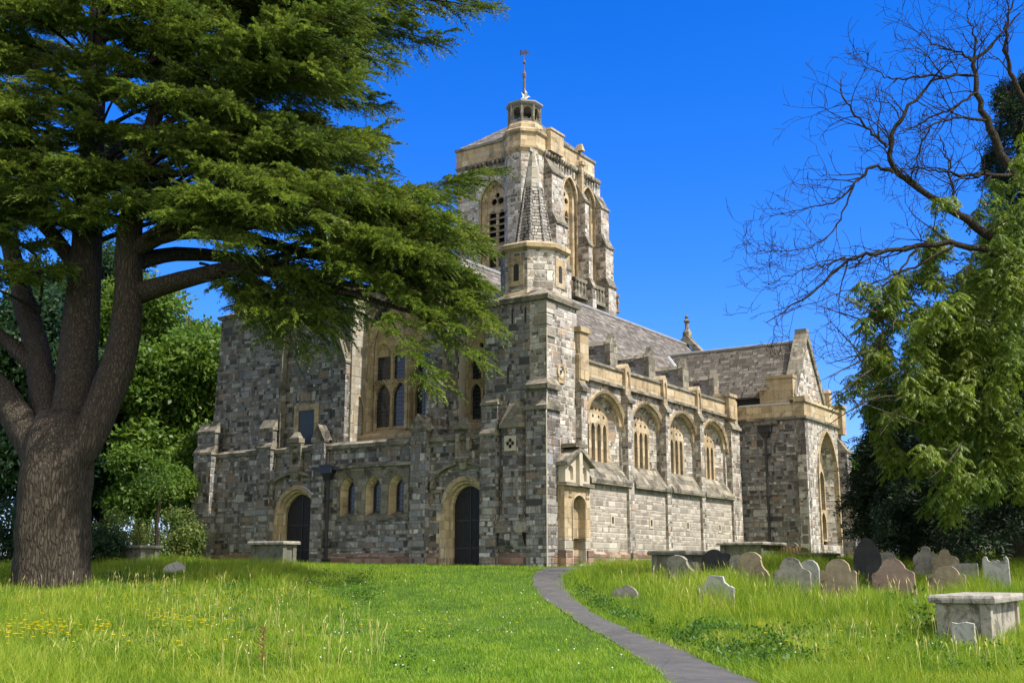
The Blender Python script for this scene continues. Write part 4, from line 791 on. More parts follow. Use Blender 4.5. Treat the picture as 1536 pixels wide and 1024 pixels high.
def headstone(px, pyb, pyt, wpx, kind, mat, label, lean=0., tip=0., yaw=0., th=.1, name='headstone', Y=None):
    x, y, z = hit(px, pyb) if Y is None else at(px, pyb, Y)
    if Y is not None: z = g(x, y)
    sc = y/1733.; w = wpx*sc/.86; h = (pyb-pyt)*sc*1.02 if Y is None else at(px, pyt, Y)[2]-z
    mb = MB(); jr = random.Random(int(px)); pts = [(u*w+jr.uniform(-.008, .008), v*h+jr.uniform(-.009, .009)) for u, v in prof(kind)]
    mb.plate(pts, [], lambda u, v, d: (d, u, v), -th/2, th/2)
    o = mb.build(name, M[mat], bevel=.012); o.location = (x, y, z); o.rotation_euler = (R(lean), R(tip), R(90)-ANG+R(yaw))
    return tag(o, label, 'gravestone', 'gravestones in the long grass')
# u grows to the north (picture left)
headstone(1023, 875, 834, 42, 'lean_ogee', 'grave_grey', 'leaning mossy grey headstone with sloping shoulder in front of the dark tomb by the wall', lean=-4, tip=8, yaw=172)
headstone(1075, 864, 825, 38, 'double', 'grave_dark', 'black headstone with a stepped double top behind the pale concave stone', tip=-2)
headstone(1107, 866, 833, 22, 'round', 'grave_grey', 'narrow blue-grey round headstone half hidden behind the brown ogee stone', tip=2)
headstone(1131, 884, 830, 42, 'lean_ogee', 'grave_brown', 'tall brown headstone leaning to one side with a lopsided rounded top', lean=-5, tip=3, yaw=180)
headstone(1190, 896, 838, 50, 'ogee', 'grave_grey', 'wide dark-stained grey headstone with ogee shoulders beside a slim pale one', lean=-3, tip=4)
headstone(1216, 884, 841, 26, 'round', 'grave_pale', 'slim pale grey round-topped headstone tucked beside the wide stained one', tip=-3)
headstone(1259, 896, 840, 47, 'shoulder', 'grave_brown', 'buff headstone with round head and small shoulders rising from seeding grass', tip=2)
headstone(1075, 908, 865, 50, 'concave', 'grave_pale', 'pale streaked headstone with concave shoulders standing nearest the path', lean=1, tip=-2)
headstone(938, 895, 878, 36, 'broken', 'grave_grey', 'low broken stump of a grey stone sunk in the grass near the path', tip=6)
headstone(1303, 866, 815, 35, 'pointed', 'grave_dark', 'black headstone with a pointed arch top in front of the transept', tip=-2)
headstone(1313, 880, 844, 22, 'round', 'grave_dark', 'small dark rounded headstone with a bright rim below the black pointed one', tip=3, lean=2)
headstone(1332, 862, 829, 24, 'round', 'grave_grey', 'small mottled headstone in shade behind the pink sandstone one', tip=-1)
headstone(1343, 896, 839, 54, 'ogee', 'grave_pink', 'broad pink sandstone headstone with curved shoulders leaning slightly', lean=-3, tip=3)
headstone(1391, 866, 820, 32, 'cross', 'grave_grey', 'shaded grey headstone with a small round crest under the yew', tip=1)
headstone(1420, 868, 825, 34, 'cross', 'grave_brown', 'shaded brown headstone with a rounded peak, right beside the crested grey one', tip=-2)
headstone(1450, 882, 846, 32, 'flat', 'grave_grey', 'square-topped grey slab stone in deep shade under the yew', tip=-1)
headstone(1422, 890, 850, 46, 'shoulder', 'grave_brown', 'sunlit cream headstone with ear-like shoulders just beyond the big chest tomb', tip=1)
headstone(1497, 886, 836, 32, 'scroll', 'grave_pale', 'grey headstone with scrolled top corners standing by the yew trunk', tip=-1)
headstone(1448, 858, 822, 30, 'round', 'grave_dark', 'dark rounded headstone in deepest shade behind the square slab', tip=0, Y=41)
headstone(1143, 845, 810, 28, 'round', 'grave_grey', 'weathered headstone set against the foot of the transept wall, nearer the downpipe', Y=50.5)
headstone(1189, 845, 813, 20, 'round', 'grave_grey', 'faint headstone propped against the transept wall near its corner', Y=47)
def tomb(name, loc, yaw, lx, ly, h, mat, slabm, label, th=.12, over=.1, panel=True):
    r_ = empty(name, loc, yaw); tag(r_, label, 'tomb', 'chest tombs in the churchyard')
    b = MB(); b.box(over+.06, lx-over-.06, over+.06, ly-over-.06, -.4, h-th); b.build('chest', M[mat], r_, bevel=.01)
    b = MB(); b.wedge(0, lx, 0, ly, h-th, h-th*.45, -.015, -.015, -.015, -.015); b.wedge(-.015, lx+.015, -.015, ly+.015, h-th*.45, h, .03, .03, .03, .03); b.build('slab', M[slabm], r_, bevel=.012)
    for x0 in (over, lx-over-.2):
        for y0 in (over, ly-over-.2):
            b = MB(); b.box(x0, x0+.2, y0, y0+.2, -.4, h-th-.004); b.build('corner_pier', M[mat], r_, bevel=.01)
    b = MB(); b.box(over-.04, lx-over+.04, over-.04, ly-over+.04, -.4, .07); b.build('base', M[mat], r_)
    return r_
# the big chest tomb on the right: near corner at pixel 1489,960
nx_, ny_, nz_ = at(1497, 966, 21.8); nz_ = g(nx_, ny_)
rt_ = tomb('chest_tomb', (nx_, ny_, nz_), R(90)-ANG, 3.1, 1.2, .9, 'tomb', 'tomb_slab', 'large pale rendered chest tomb with an overhanging slab in the near grass', th=.15, over=.1)
b = MB(); b.plate([(-.2, -.02), (-.19, .42), (-.05, .45), (.1, .42), (.2, .44), (.21, -.02)], [], lambda u, v, d: (d, u, v), -.05, .05)
o = b.build('footstone', M['grave_pale'], bevel=.015); fx, fy, fz = at(1447, 958, 21.4); o.location = (fx, fy, g(fx, fy)); o.rotation_euler = (0, R(-4), R(90)-ANG+R(4))
tag(o, 'small pale square footstone leaning at the end of the large chest tomb', 'gravestone', 'gravestones in the long grass')
x, y, z = hit(1038, 868); tomb('table_tomb', (x, y+1.2, z), R(90)-ANG, 2.2, 1.35, .88, 'tomb_dark', 'tomb_dark', 'mossy dark chest tomb with flat slab below the aisle wall, left one of two', th=.14)
x, y, z = at(1146, 862, 44.0); tomb('table_tomb', (x, y, g(x, y)), R(90)-ANG, 2.6, 1.9, .9, 'tomb_dark', 'tomb_slab', 'long dark chest tomb with pale slab between the aisle wall and the transept', th=.12)
x, y, z = at(1236, 862, 42.0); tomb('ledger_tomb', (x, y, g(x, y)), R(90)-ANG, 2., .95, .5, 'tomb_dark', 'tomb_dark', 'low dark ledger tomb in front of the transept corner', th=.1)
x, y = l2w(-3.6, 9.75); tomb('chest_tomb', (x, y, g(x, y)), R(90)-ANG, .95, 1.95, .92, 'tomb_dark', 'tomb_slab', 'grey chest tomb in shade before the farther west door', th=.13)
x, y, z = at(208, 855, 45.); tomb('chest_tomb', (x, y, g(x, y)), R(80)-ANG, 1.0, 1.9, .75, 'tomb_dark', 'tomb_dark', 'mossy chest tomb half lost in scrub beside the cedar trunk', th=.12)
headstone(262, 858, 842, 30, 'broken', 'grave_pale', 'low pale lump of broken stone in the grass between the cedar and the church', tip=5, yaw=30)
x, y, z = at(1180, 846, 46.)
b = MB(); rr = random.Random(3)
for i in range(26):
    a_ = -.9+.14*(i % 13); b.wedge(a_, a_+.12, -.25+.1*(i//13), .2+.1*(i//13), .1+.3*(i//13), .38+.3*(i//13)+rr.uniform(-.05, .05), .01, .01, .05, .05)
b.box(-.9, .9, -.3, .4, -.3, .1)
o = b.build('tile_stack', M['tile']); o.location = (x, y, g(x, y)); o.rotation_euler = (0, 0, .2); tag(o, 'stack of red clay tiles against the shaded transept wall', 'tiles')
# ------------------------------------------------------------------ leaf templates
class LT:
    def __init__(s): s.v = []; s.n = 0
    def leaf(s, b, d, n, L, W):
        b = np.array(b, float); d = np.array(d, float); d /= np.linalg.norm(d)+1e-9; sd_ = np.cross(d, n); sd_ /= np.linalg.norm(sd_)+1e-9; n2 = np.cross(sd_, d)
        s.v += [b, b+d*L*.45+sd_*W*.5, b+d*L+n2*(-.12*L), b+d*L*.45-sd_*W*.5]; s.n += 1
    def arr(s): return np.array(s.v)
def frond(rg, L=1., shoots=12, tufts=5, leafL=.085, leafW=.04, droop=.12):
    t_ = LT()
    for k in range(shoots*2):
        x = L*(.06+.94*(k//2+.5*(k % 2))/shoots); sgn = 1 if k % 2 else -1; ln_ = (.34*(1-x/L)**.7+.08)*L*rg.uniform(.8, 1.2); a = R(rg.uniform(42, 62))
        d = np.array([math.cos(a), sgn*math.sin(a), rg.uniform(-.05, .15)])
        for j in range(tufts):
            f = (j+.4)/tufts; p = np.array([x, 0, -droop*(x/L)**2*L])+d*ln_*f
            dd = d+rg.normal(0, .35, 3); dd[2] += .45*rg.random(); t_.leaf(p, dd, rg.normal(0, .4, 3)+[0, 0, 1], leafL*rg.uniform(.8, 1.4), leafW)
    return t_.arr()
def cedar_spray(rg):
    """a drooping hand of bottle-brush shoots"""
    t_ = LT()
    for k in range(8):
        b = 0 if k == 0 else rg.uniform(.05, .6); a = rg.uniform(-.9, .9) if k else 0.; ln_ = 1. if k == 0 else rg.uniform(.3, .6); p = np.array([b, 0, .02]); d = np.array([math.cos(a), math.sin(a), rg.uniform(-.02, .28)]); n = int(ln_/.055); bend = rg.uniform(-.06, .06)
        for j in range(n):
            d = d+np.array([0, bend, -.035-.02*rg.random()]); d /= np.linalg.norm(d); p = p+d*.055; w = 1-.45*j/n
            for q in range(2):
                v = rg.normal(0, 1, 3); v -= d*v.dot(d); v /= np.linalg.norm(v); v[2] = abs(v[2])*.9; t_.leaf(p, d*.75+v*.75, v+[0, 0, .5], .11*w+.02, .044)
        t_.leaf(p, d, [0, 0, 1], .1, .025)
    return t_.arr()
def blob(rg, n=26, r=.45, leafL=.17, leafW=.11):
    t_ = LT()
    for i in range(n):
        d = rg.normal(0, 1, 3); d /= np.linalg.norm(d); p = d*r*rg.random()**.5*np.array([1, 1, .7])
        t_.leaf(p, d*.6+rg.normal(0, .5, 3)+[0, 0, -.25], rg.normal(0, .5, 3)+[0, 0, 1], leafL*rg.uniform(.7, 1.3), leafW*rg.uniform(.8, 1.2))
    return t_.arr()
def pinnate(rg, L=.34):
    t_ = LT(); n = 6
    for q in range(3):
        az = rg.uniform(0, 6.28); el = rg.uniform(-.5, .5); d0 = np.array([math.cos(az)*math.cos(el), math.sin(az)*math.cos(el), math.sin(el)])
        for k in range(1, n+1):
            f = k/n; p = d0*L*f+np.array([0, 0, -.55*L*f*f]); tg = d0+np.array([0, 0, -1.1*f]); sd_ = np.cross(tg, [0, 0, 1]); sd_ /= np.linalg.norm(sd_)+1e-9
            for sg in (-1, 1): t_.leaf(p, sd_*sg*.8+tg*.5+np.array([0, 0, -.7]), rg.normal(0, .2, 3)+d0*.3+[0, 0, 1], .15*rg.uniform(.8, 1.2), .05)
        t_.leaf(p, tg, [0, 0, 1], .15, .05)
    return t_.arr()
def scatter(name, temps, pos, X, Z, scale, mat, parent):
    """leaf sprays: X = direction of each spray, Z = its upper side"""
    pos = np.asarray(pos); n = len(pos); X = X/np.linalg.norm(X, axis=1, keepdims=True); Yv = np.cross(Z, X); Yv /= np.linalg.norm(Yv, axis=1, keepdims=True)+1e-9; Zv = np.cross(X, Yv)
    which = RNG.integers(0, len(temps), n); out = []
    for k, T in enumerate(temps):
        m = which == k
        if not m.any(): continue
        B = np.stack([X[m], Yv[m], Zv[m]], 1)*np.asarray(scale)[m][:, None, None]
        out.append((np.einsum('kj,njc->nkc', T, B)+pos[m][:, None, :]).reshape(-1, 3))
    V = np.concatenate(out); return npmesh(name, V, np.arange(len(V)).reshape(-1, 4), M[mat], parent)
def rdir(n): d = RNG.normal(0, 1, (n, 3)); return d/np.linalg.norm(d, axis=1, keepdims=True)
# ------------------------------------------------------------------ the cedar
rg = np.random.default_rng(5)
CT = at(75, 860, 34.); CED = empty('cedar_tree', (0, 0, 0)); tag(CED, 'huge spreading cedar with several stems and flat layered boughs', 'tree')
CED.location = (CT[0], CT[1], g(CT[0], CT[1])); OFF = np.array(CED.location)
def pp(px, py, d): return np.array(at(px, py, d+4.2*min(1, max(0, (690-py)/240))))-OFF
def spl(pts, n):
    pts = np.array(pts, float); s = np.r_[0, np.cumsum(np.linalg.norm(np.diff(pts[:, :3], axis=0), axis=1))]; q = np.linspace(0, s[-1], n)
    # Catmull-like smoothing by repeated averaging
    o_ = np.stack([np.interp(q, s, pts[:, i]) for i in range(pts.shape[1])], 1)
    for _ in range(3): o_[1:-1] = (o_[:-2]+2*o_[1:-1]+o_[2:])/4
    return o_
STEMS = {
 'T': [(75, 900, 34, 1.06), (75, 860, 34, 1.), (77, 800, 34, .95), (80, 740, 34, .97), (84, 690, 34, 1.0), (92, 640, 34, .8)],
 'S1': [(95, 700, 34, .5), (112, 600, 34, .62), (122, 500, 33.9, .56), (128, 400, 33.7, .5), (133, 300, 33.5, .42), (142, 150, 33.5, .34), (150, -20, 33.5, .26), (155, -160, 33.6, .15)],
 'S2': [(100, 710, 33.9, .45), (150, 620, 33.2, .52), (186, 530, 32.7, .46), (196, 440, 32.3, .44), (188, 360, 32., .38), (205, 270, 31.6, .3), (240, 150, 31.2, .22), (270, 20, 31, .14)],
 'S3': [(76, 720, 34.1, .4), (40, 650, 34.4, .48), (2, 585, 34.4, .42), (-60, 540, 34.2, .36), (-160, 500, 34, .28)],
 'S4': [(85, 700, 34.2, .4), (66, 600, 34.9, .42), (60, 530, 35.2, .4), (40, 470, 35.4, .36), (24, 400, 35.6, .3), (0, 320, 36, .24), (-30, 200, 36, .16)],
 'L1': [(196, 445, 32.3, .36), (225, 432, 32, .33), (262, 424, 31.7, .29), (312, 408, 31.3, .26), (370, 396, 31, .22), (450, 418, 30.5, .16), (540, 445, 30, .1), (640, 475, 29.6, .04)],
 'L2': [(190, 380, 32.1, .33), (225, 350, 31.9, .28), (280, 345, 31.6, .24), (345, 350, 31.2, .21), (430, 372, 30.8, .15), (520, 395, 30.3, .1), (640, 420, 29.8, .03)],
 'L3': [(190, 400, 32.2, .28), (240, 380, 33, .24), (320, 382, 33.6, .2), (420, 400, 34.2, .15), (520, 440, 34.6, .1)],
 'L4': [(345, 348, 31.2, .13), (352, 300, 31., .11), (358, 262, 30.9, .08)],
 'L5': [(60, 560, 35, .26), (20, 520, 35, .22), (-40, 470, 35, .18)],
 'L6': [(130, 420, 33.7, .3), (70, 340, 33.6, .22), (0, 260, 33, .16), (-80, 190, 32.6, .1)],
}
wood = MB()
for k, pts in STEMS.items():
    q = spl([tuple(pp(*p[:3]))+(p[3]*1.08,) for p in pts], 12 if k == 'T' else 22 if k in ('S1', 'S2') else 18)
    q[:, :3] += rg.normal(0, .03, q[:, :3].shape)*np.minimum(q[:, 3:4]*1.5, .3)
    wood.tube([tuple(r_[:3]) for r_ in q], list(q[:, 3]), 28 if k == 'T' else 16 if k in ('T', 'S1', 'S2', 'S3', 'S4') else 9, wob=.05, flute=.06 if k == 'T' else .03)
BR = [(300, 395, 33.5, 372, 470, 32.5, .8, .3, .4), (330, 385, 33.6, 395, 445, 33.5, .8, .3, .4), (370, 395, 31, 432, 492, 31.5, .8, .35, .5), (390, 395, 33.8, 470, 500, 33., .8, .3, .5), (400, 400, 31, 490, 462, 31.5, .9, .3, .4), (420, 395, 34, 515, 500, 33.5, .8, .3, .5), (340, 350, 31.2, 400, 395, 30, .9, .3, .3), (420, 372, 31, 480, 420, 29.5, .9, .3, .3),
  # start px,py,depth -> tip px,py,depth, half width of the plate, bare share, crown of the arc
 (150, -20, 33.4, 752, 10, 31, 1.1, .4, .3), (150, 60, 33.4, 680, 62, 32, 1.2, .4, .9), (160, 20, 34, 612, 92, 35, 1.3, .3, .8), (150, 150, 33.5, 592, 158, 34, 1.2, .3, .6),
 (150, 120, 33.5, 560, 112, 30, 1.2, .3, .4), (160, 210, 33.4, 585, 206, 32, 1.2, .3, .5), (170, 250, 33, 575, 214, 30, 1.1, .3, .3), (180, 280, 32, 585, 255, 33.5, 1.2, .3, .5),
 (190, 300, 32, 560, 282, 29, 1.2, .3, .4), (345, 330, 31.2, 748, 262, 32.5, .7, .55, -.2), (260, 345, 31.6, 690, 300, 31, 1., .45, .5), (300, 345, 31.4, 742, 372, 31, 1.3, .4, .9),
 (345, 350, 31, 705, 335, 29.2, 1.1, .35, .5), (370, 395, 31, 742, 428, 30, 1.2, .35, .8), (400, 400, 31, 690, 395, 28.3, 1.2, .3, .5), (450, 415, 30.5, 762, 490, 30, .9, .3, .8), (470, 420, 30.5, 660, 470, 29, 1., .2, .5),
 (480, 430, 30.2, 745, 540, 29.5, .5, .4, .8), (500, 440, 30, 668, 575, 29.2, .3, .5, .8), (520, 440, 30, 690, 510, 30.5, .9, .3, .6), (380, 410, 31, 520, 480, 30, 1., .3, .5), (500, 435, 30.2, 700, 460, 30.5, 1., .2, .7), (360, 396, 31, 440, 505, 30.2, .8, .4, .5), (390, 400, 31, 485, 520, 30., .7, .4, .5), (320, 405, 31.3, 392, 478, 30.6, .7, .4, .4), (500, 400, 30.4, 735, 460, 31, 1., .25, .8), (480, 385, 30.4, 700, 370, 29.5, 1.1, .25, .6), (470, 380, 30.4, 640, 380, 28.4, 1.1, .2, .5), (430, 372, 31, 560, 400, 29, 1.1, .25, .4), (300, 345, 31.5, 430, 345, 28.5, 1., .3, .5), (300, 420, 31.3, 430, 470, 30.5, .9, .4, .3), (330, 405, 31, 365, 455, 29, .8, .4, .3), (420, 400, 34, 560, 470, 34.5, 1.1, .3, .5), (340, 390, 33.6, 480, 425, 32.5, 1., .3, .3),
 (240, 150, 31.2, 500, 60, 28.5, 1.3, .3, .3), (240, 120, 31.2, 560, 20, 29, 1.3, .35, .3), (270, 40, 31, 520, -30, 29, 1.4, .3, .3), (205, 270, 31.6, 500, 330, 27.5, 1.3, .3, .8), (188, 340, 32, 420, 320, 27, 1.3, .3, .6), (240, 345, 31.8, 330, 370, 27, 1., .35, .5),
 (345, 350, 31.2, 520, 350, 29, 1.3, .2, .5), (280, 345, 31.6, 470, 285, 30, 1.2, .3, .2), (430, 372, 30.8, 640, 345, 30.6, 1.2, .2, .4), (430, 372, 30.8, 600, 440, 28.5, 1., .2, .4),
]
for px in range(-110, 550, 72):
    for py in (0, 52, 104, 156, 208, 258, 306):
        s0 = (142, py+55, 33.5) if px < 260 else (215, py+50, 31.5)
        BR.append((s0[0], s0[1], s0[2], px+rg.uniform(-38, 38), py+rg.uniform(-28, 28)-(18 if px > 400 else 0), rg.uniform(28.5, 32.5), rg.uniform(1., 1.45), .3, rg.uniform(.2, .9)))
for i in range(18): 
    py = rg.uniform(-60, 330); BR.append((150, py+50, 33.8, rg.uniform(-150, 540), py, rg.uniform(37, 42), 1.4, .3, .6))
for (tx, ty) in ((-40, 350), (40, 372), (95, 335), (10, 425), (-80, 430), (150, 330), (60, 410)): BR.append((60, ty+40, 35, tx, ty, rg.uniform(30, 33), .9, .45, .4))
for i in range(10): BR.append((150, -100-i*12, 33.5, rg.uniform(-100, 620), rg.uniform(-160, -40), rg.uniform(30, 41), 1.5, .3, .5))
P_, X_, Z_, S_ = [], [], [], []
for (ax, ay, ad, bx, by, bd, wd, t0, arc) in BR:
    if bx > 380: bx -= 30
    a = pp(ax, ay, ad); e = pp(bx, by, bd); L_ = np.linalg.norm(e-a); n = 14; T = np.linspace(0, 1, n)
    C = a+(e-a)*T[:, None]; C[:, 2] += arc*4*T*(1-T)+.06*L_*np.sin(T*math.pi)*0; wv = rg.uniform(0, 6.28); side = np.cross((e-a)/L_, [0, 0, 1.]); side /= np.linalg.norm(side)
    C += side*(np.sin(T*5+wv)*.035*L_*T*(1-T)*3)[:, None]
    r0 = .02+.011*L_; wood.tube([tuple(p) for p in C], list(np.maximum(.012, r0*(1-T)**.8)), 6, wob=.05, cap=False)
    m = int((1-t0)*L_/.26)
    for i in range(m):
        t = t0+(1-t0)*(i+rg.random())/m; p = np.array([np.interp(t, T, C[:, k]) for k in range(3)]); t2 = min(1, t+.04); fwd = np.array([np.interp(t2, T, C[:, k]) for k in range(3)])-np.array([np.interp(t2-.05, T, C[:, k]) for k in range(3)]); fwd[2] *= .4; fwd /= np.linalg.norm(fwd)+1e-9
        sd_ = np.cross(fwd, [0, 0, 1.]); sd_ /= np.linalg.norm(sd_)+1e-9
        for sg in (-1, 1):
            if rg.random() < .06: continue
            f = (1-t)/(1-t0); ln_ = wd*1.1*(.3+.7*min(1, f*1.9))*min(1, .45+1.6*(1-f))*rg.uniform(.6, 1.25); an = rg.uniform(.5, 1.15)
            d = fwd*math.cos(an)+sd_*sg*math.sin(an); ln_ *= 1.25; nf = max(1, int(ln_/.34)); zz = rg.uniform(-.1, .14)
            if ln_ > .7: wood.tube([tuple(p), tuple(p+d*ln_*.5+[0, 0, .03+zz*.5]), tuple(p+d*ln_+[0, 0, zz-.1*ln_])], [.022, .014, .006], 4, cap=False)
            for j in range(nf):
                q = p+d*ln_*(j+.3)/nf; q[2] += zz*(j+.3)/nf-.1*(ln_*(j+.3)/nf)**2+rg.normal(0, .05)
                dd = d+fwd*.3+np.array([0, 0, rg.uniform(-.2, .12)])+rg.normal(0, .28, 3)*[1, 1, .4]
                P_.append(q); X_.append(dd); Z_.append(np.array([0, 0, 1.])+rg.normal(0, .25, 3)); S_.append(rg.uniform(.7, 1.4))
    for j in range(3): P_.append(e+rg.normal(0, .05, 3)-fwd*.3*j); X_.append(fwd+rg.normal(0, .25, 3)); Z_.append(np.array([0, 0, 1.])); S_.append(.95)
wood.build('trunk', M['cedar_bark'], CED, smooth=True)
scatter('crown', [cedar_spray(rg) for _ in range(8)], np.array(P_), np.array(X_), np.array(Z_), np.array(S_), 'cedar', CED)
print('cedar fronds', len(P_))
# ------------------------------------------------------------------ broadleaf trees
BLOBS = [blob(rg) for _ in range(5)]
def tree(name, label, px, depth, ztop, rad, mat, zlow=2., n=1500, trunk_r=.3, leaf=1.6, squash=1., seed=0, group='trees behind the churchyard', x=None, lumps=16, trunkm='bark'):
    rg = np.random.default_rng(seed+100); X0 = at(px, 850, depth)[0] if x is None else x; z0 = g(X0, depth)
    T = empty(name, (X0, depth, z0)); tag(T, label, 'tree', group); H = ztop-z0; w = MB()
    cz = (zlow+H)/2; hz = (H-zlow)/2
    w.tube([(0, 0, -.4), (.05, 0, H*.15), (.1, .1, H*.35), (0, .1, H*.6), (0, 0, H*.88)], [trunk_r*1.4, trunk_r, trunk_r*.85, trunk_r*.5, .04], 9, wob=.05)
    cen = []; 
    for i in range(lumps):
        d = rg.normal(0, 1, 3); d /= np.linalg.norm(d); k = rg.uniform(.45, .95) if i > 3 else .2; f = 1-.35*max(0, d[2]); c = np.array([d[0]*rad*k*f*.78, d[1]*rad*k*f*.78, cz+d[2]*hz*k*.82]); cen.append((c, rad*rg.uniform(.28, .46)))
        w.tube([(0, 0, max(.8, c[2]*.5)), tuple(c*[.5, .5, .85]), tuple(c)], [trunk_r*.35, trunk_r*.2, .02], 5, cap=False)
    P = []
    for c, r_ in cen:
        m = int(n/lumps); d = rg.normal(0, 1, (m, 3)); d /= np.linalg.norm(d, axis=1, keepdims=True); rr_ = r_*rg.random((m, 1))**.4
        q = c+d*rr_*[1, 1, .75*squash]; P.append(q)
    P = np.concatenate(P); P = P[P[:, 2] > zlow*.6]; m = len(P)
    w.build('trunk', M[trunkm], T, smooth=True)
    scatter('crown', BLOBS, P, rg.normal(0, 1, (m, 3)), rg.normal(0, .5, (m, 3))+[0, 0, 1], leaf*rg.uniform(.7, 1.3, m), mat, T); return T
tree('lime_tree', 'bright green broadleaf tree beside the far corner of the church tower wall', 262, 60, 15.2, 4.2, 'lime', 1.5, 2600, seed=1)
tree('lime_tree', 'taller mid-green tree rising behind the bright one and the cedar stems', 205, 70, 21, 5.5, 'lime', 3., 2200, seed=2)
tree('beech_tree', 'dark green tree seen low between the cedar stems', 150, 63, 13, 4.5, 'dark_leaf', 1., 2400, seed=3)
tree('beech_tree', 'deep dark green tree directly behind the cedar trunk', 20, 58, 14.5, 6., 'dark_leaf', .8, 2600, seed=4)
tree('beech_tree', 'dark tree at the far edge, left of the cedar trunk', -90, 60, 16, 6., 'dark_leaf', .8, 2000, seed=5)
tree('lime_tree', 'small yellow-green tree under the taller ones near the church wall', 215, 52, 5.6, 2.3, 'lime', 1.9, 1100, trunk_r=.1, leaf=1.1, seed=6, lumps=10)
tree('lime_tree', 'light green small tree pressed against the church corner', 292, 57, 7.6, 2.4, 'lime', 1.2, 1100, trunk_r=.12, leaf=1.2, seed=7, lumps=10)
tree('beech_tree', 'dark tree closing the gap beside the church corner', 292, 70, 12, 4., 'dark_leaf', .5, 1800, seed=8)
tree('beech_tree', 'tall dark tree filling the gap between the two main cedar stems', 120, 72, 24, 6., 'dark_leaf', 4., 2600, seed=15)
tree('beech_tree', 'tall dark tree behind the outer stems of the cedar', 20, 74, 23, 6., 'dark_leaf', 4., 2400, seed=16)
tree('oak_tree', 'rounded green tree glimpsed beyond the vestry roof', 1288, 92, 9.5, 4.5, 'lime', 1., 1800, seed=9)
tree('oak_tree', 'dull green tree showing under the yew skirt', 1370, 86, 6.5, 5., 'lime', .3, 1500, seed=10)
tree('oak_tree', 'green tree beyond the yew trunk at the edge', 1500, 84, 7, 5., 'lime', .3, 1500, seed=12)
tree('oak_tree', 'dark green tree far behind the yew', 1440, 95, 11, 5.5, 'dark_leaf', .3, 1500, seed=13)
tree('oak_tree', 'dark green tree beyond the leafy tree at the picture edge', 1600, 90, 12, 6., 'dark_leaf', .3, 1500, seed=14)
def bush(name, label, px, depth, h, rad, mat, n=160, leaf=.8, seed=0, group='scrub bushes by the cedar'):
    rg = np.random.default_rng(seed+500); X0 = at(px, 850, depth)[0]; T = empty(name, (X0, depth, g(X0, depth))); tag(T, label, 'bush', group)
    w = MB()
    for i in range(9):
        a = rg.uniform(0, 6.28); k = rg.uniform(.3, .8)*rad; w.tube([(0, 0, -.1), (math.cos(a)*k*.5, math.sin(a)*k*.5, h*.5), (math.cos(a)*k, math.sin(a)*k, h*rg.uniform(.7, 1.05))], [.03, .02, .008], 4)
    w.build('stem', M['pale_twig'], T)
    d = rg.normal(0, 1, (n, 3)); d /= np.linalg.norm(d, axis=1, keepdims=True); P = d*rg.random((n, 1))**.4*[rad, rad, h*.55]+[0, 0, h*.5]; P = P[P[:, 2] > .05]; m = len(P)
    scatter('foliage', BLOBS, P, rg.normal(0, 1, (m, 3)), rg.normal(0, .5, (m, 3))+[0, 0, 1], leaf*rg.uniform(.6, 1.2, m), mat, T); return T
bush('scrub_bush', 'dark leafy bush against the foot of the cedar trunk', 150, 46, 1.6, 1.2, 'dark_leaf', seed=1)
bush('scrub_bush', 'straw-coloured dry scrub left of the thin sapling', 178, 50, 2.0, 1.6, 'scrub', seed=2)
bush('scrub_bush', 'tangled pale scrub around the thin sapling', 222, 49, 1.7, 1.3, 'scrub', 70, .6, seed=3)
bush('scrub_bush', 'yellow-green bush right of the thin sapling', 262, 50, 2.2, 1.2, 'scrub', seed=4)
bush('scrub_bush', 'dark bush tight against the church corner', 286, 52, 1.9, 1., 'dark_leaf', seed=5)
bush('scrub_bush', 'shaded bush at the far edge past the cedar trunk', -5, 44, 2.2, 1.8, 'dark_leaf', 260, .9, seed=6)
x, y, z = at(232, 848, 47.5); T = empty('sapling', (x, y, g(x, y))); tag(T, 'thin dark sapling stem standing in the scrub', 'tree')
w = MB(); w.tube([(0, 0, -.2), (.03, 0, .8), (-.02, 0, 1.7), (.05, 0, 2.6), (.1, 0, 3.4)], [.1, .085, .08, .06, .03], 7, wob=.06); w.build('trunk', M['twig'], T, smooth=True)
P = rg.normal(0, .45, (60, 3))*[1, 1, .6]+[.1, 0, 3.2]; scatter('crown', BLOBS, P, rdir(60), rdir(60)+[0, 0, 1.5], np.full(60, .7), 'lime', T)
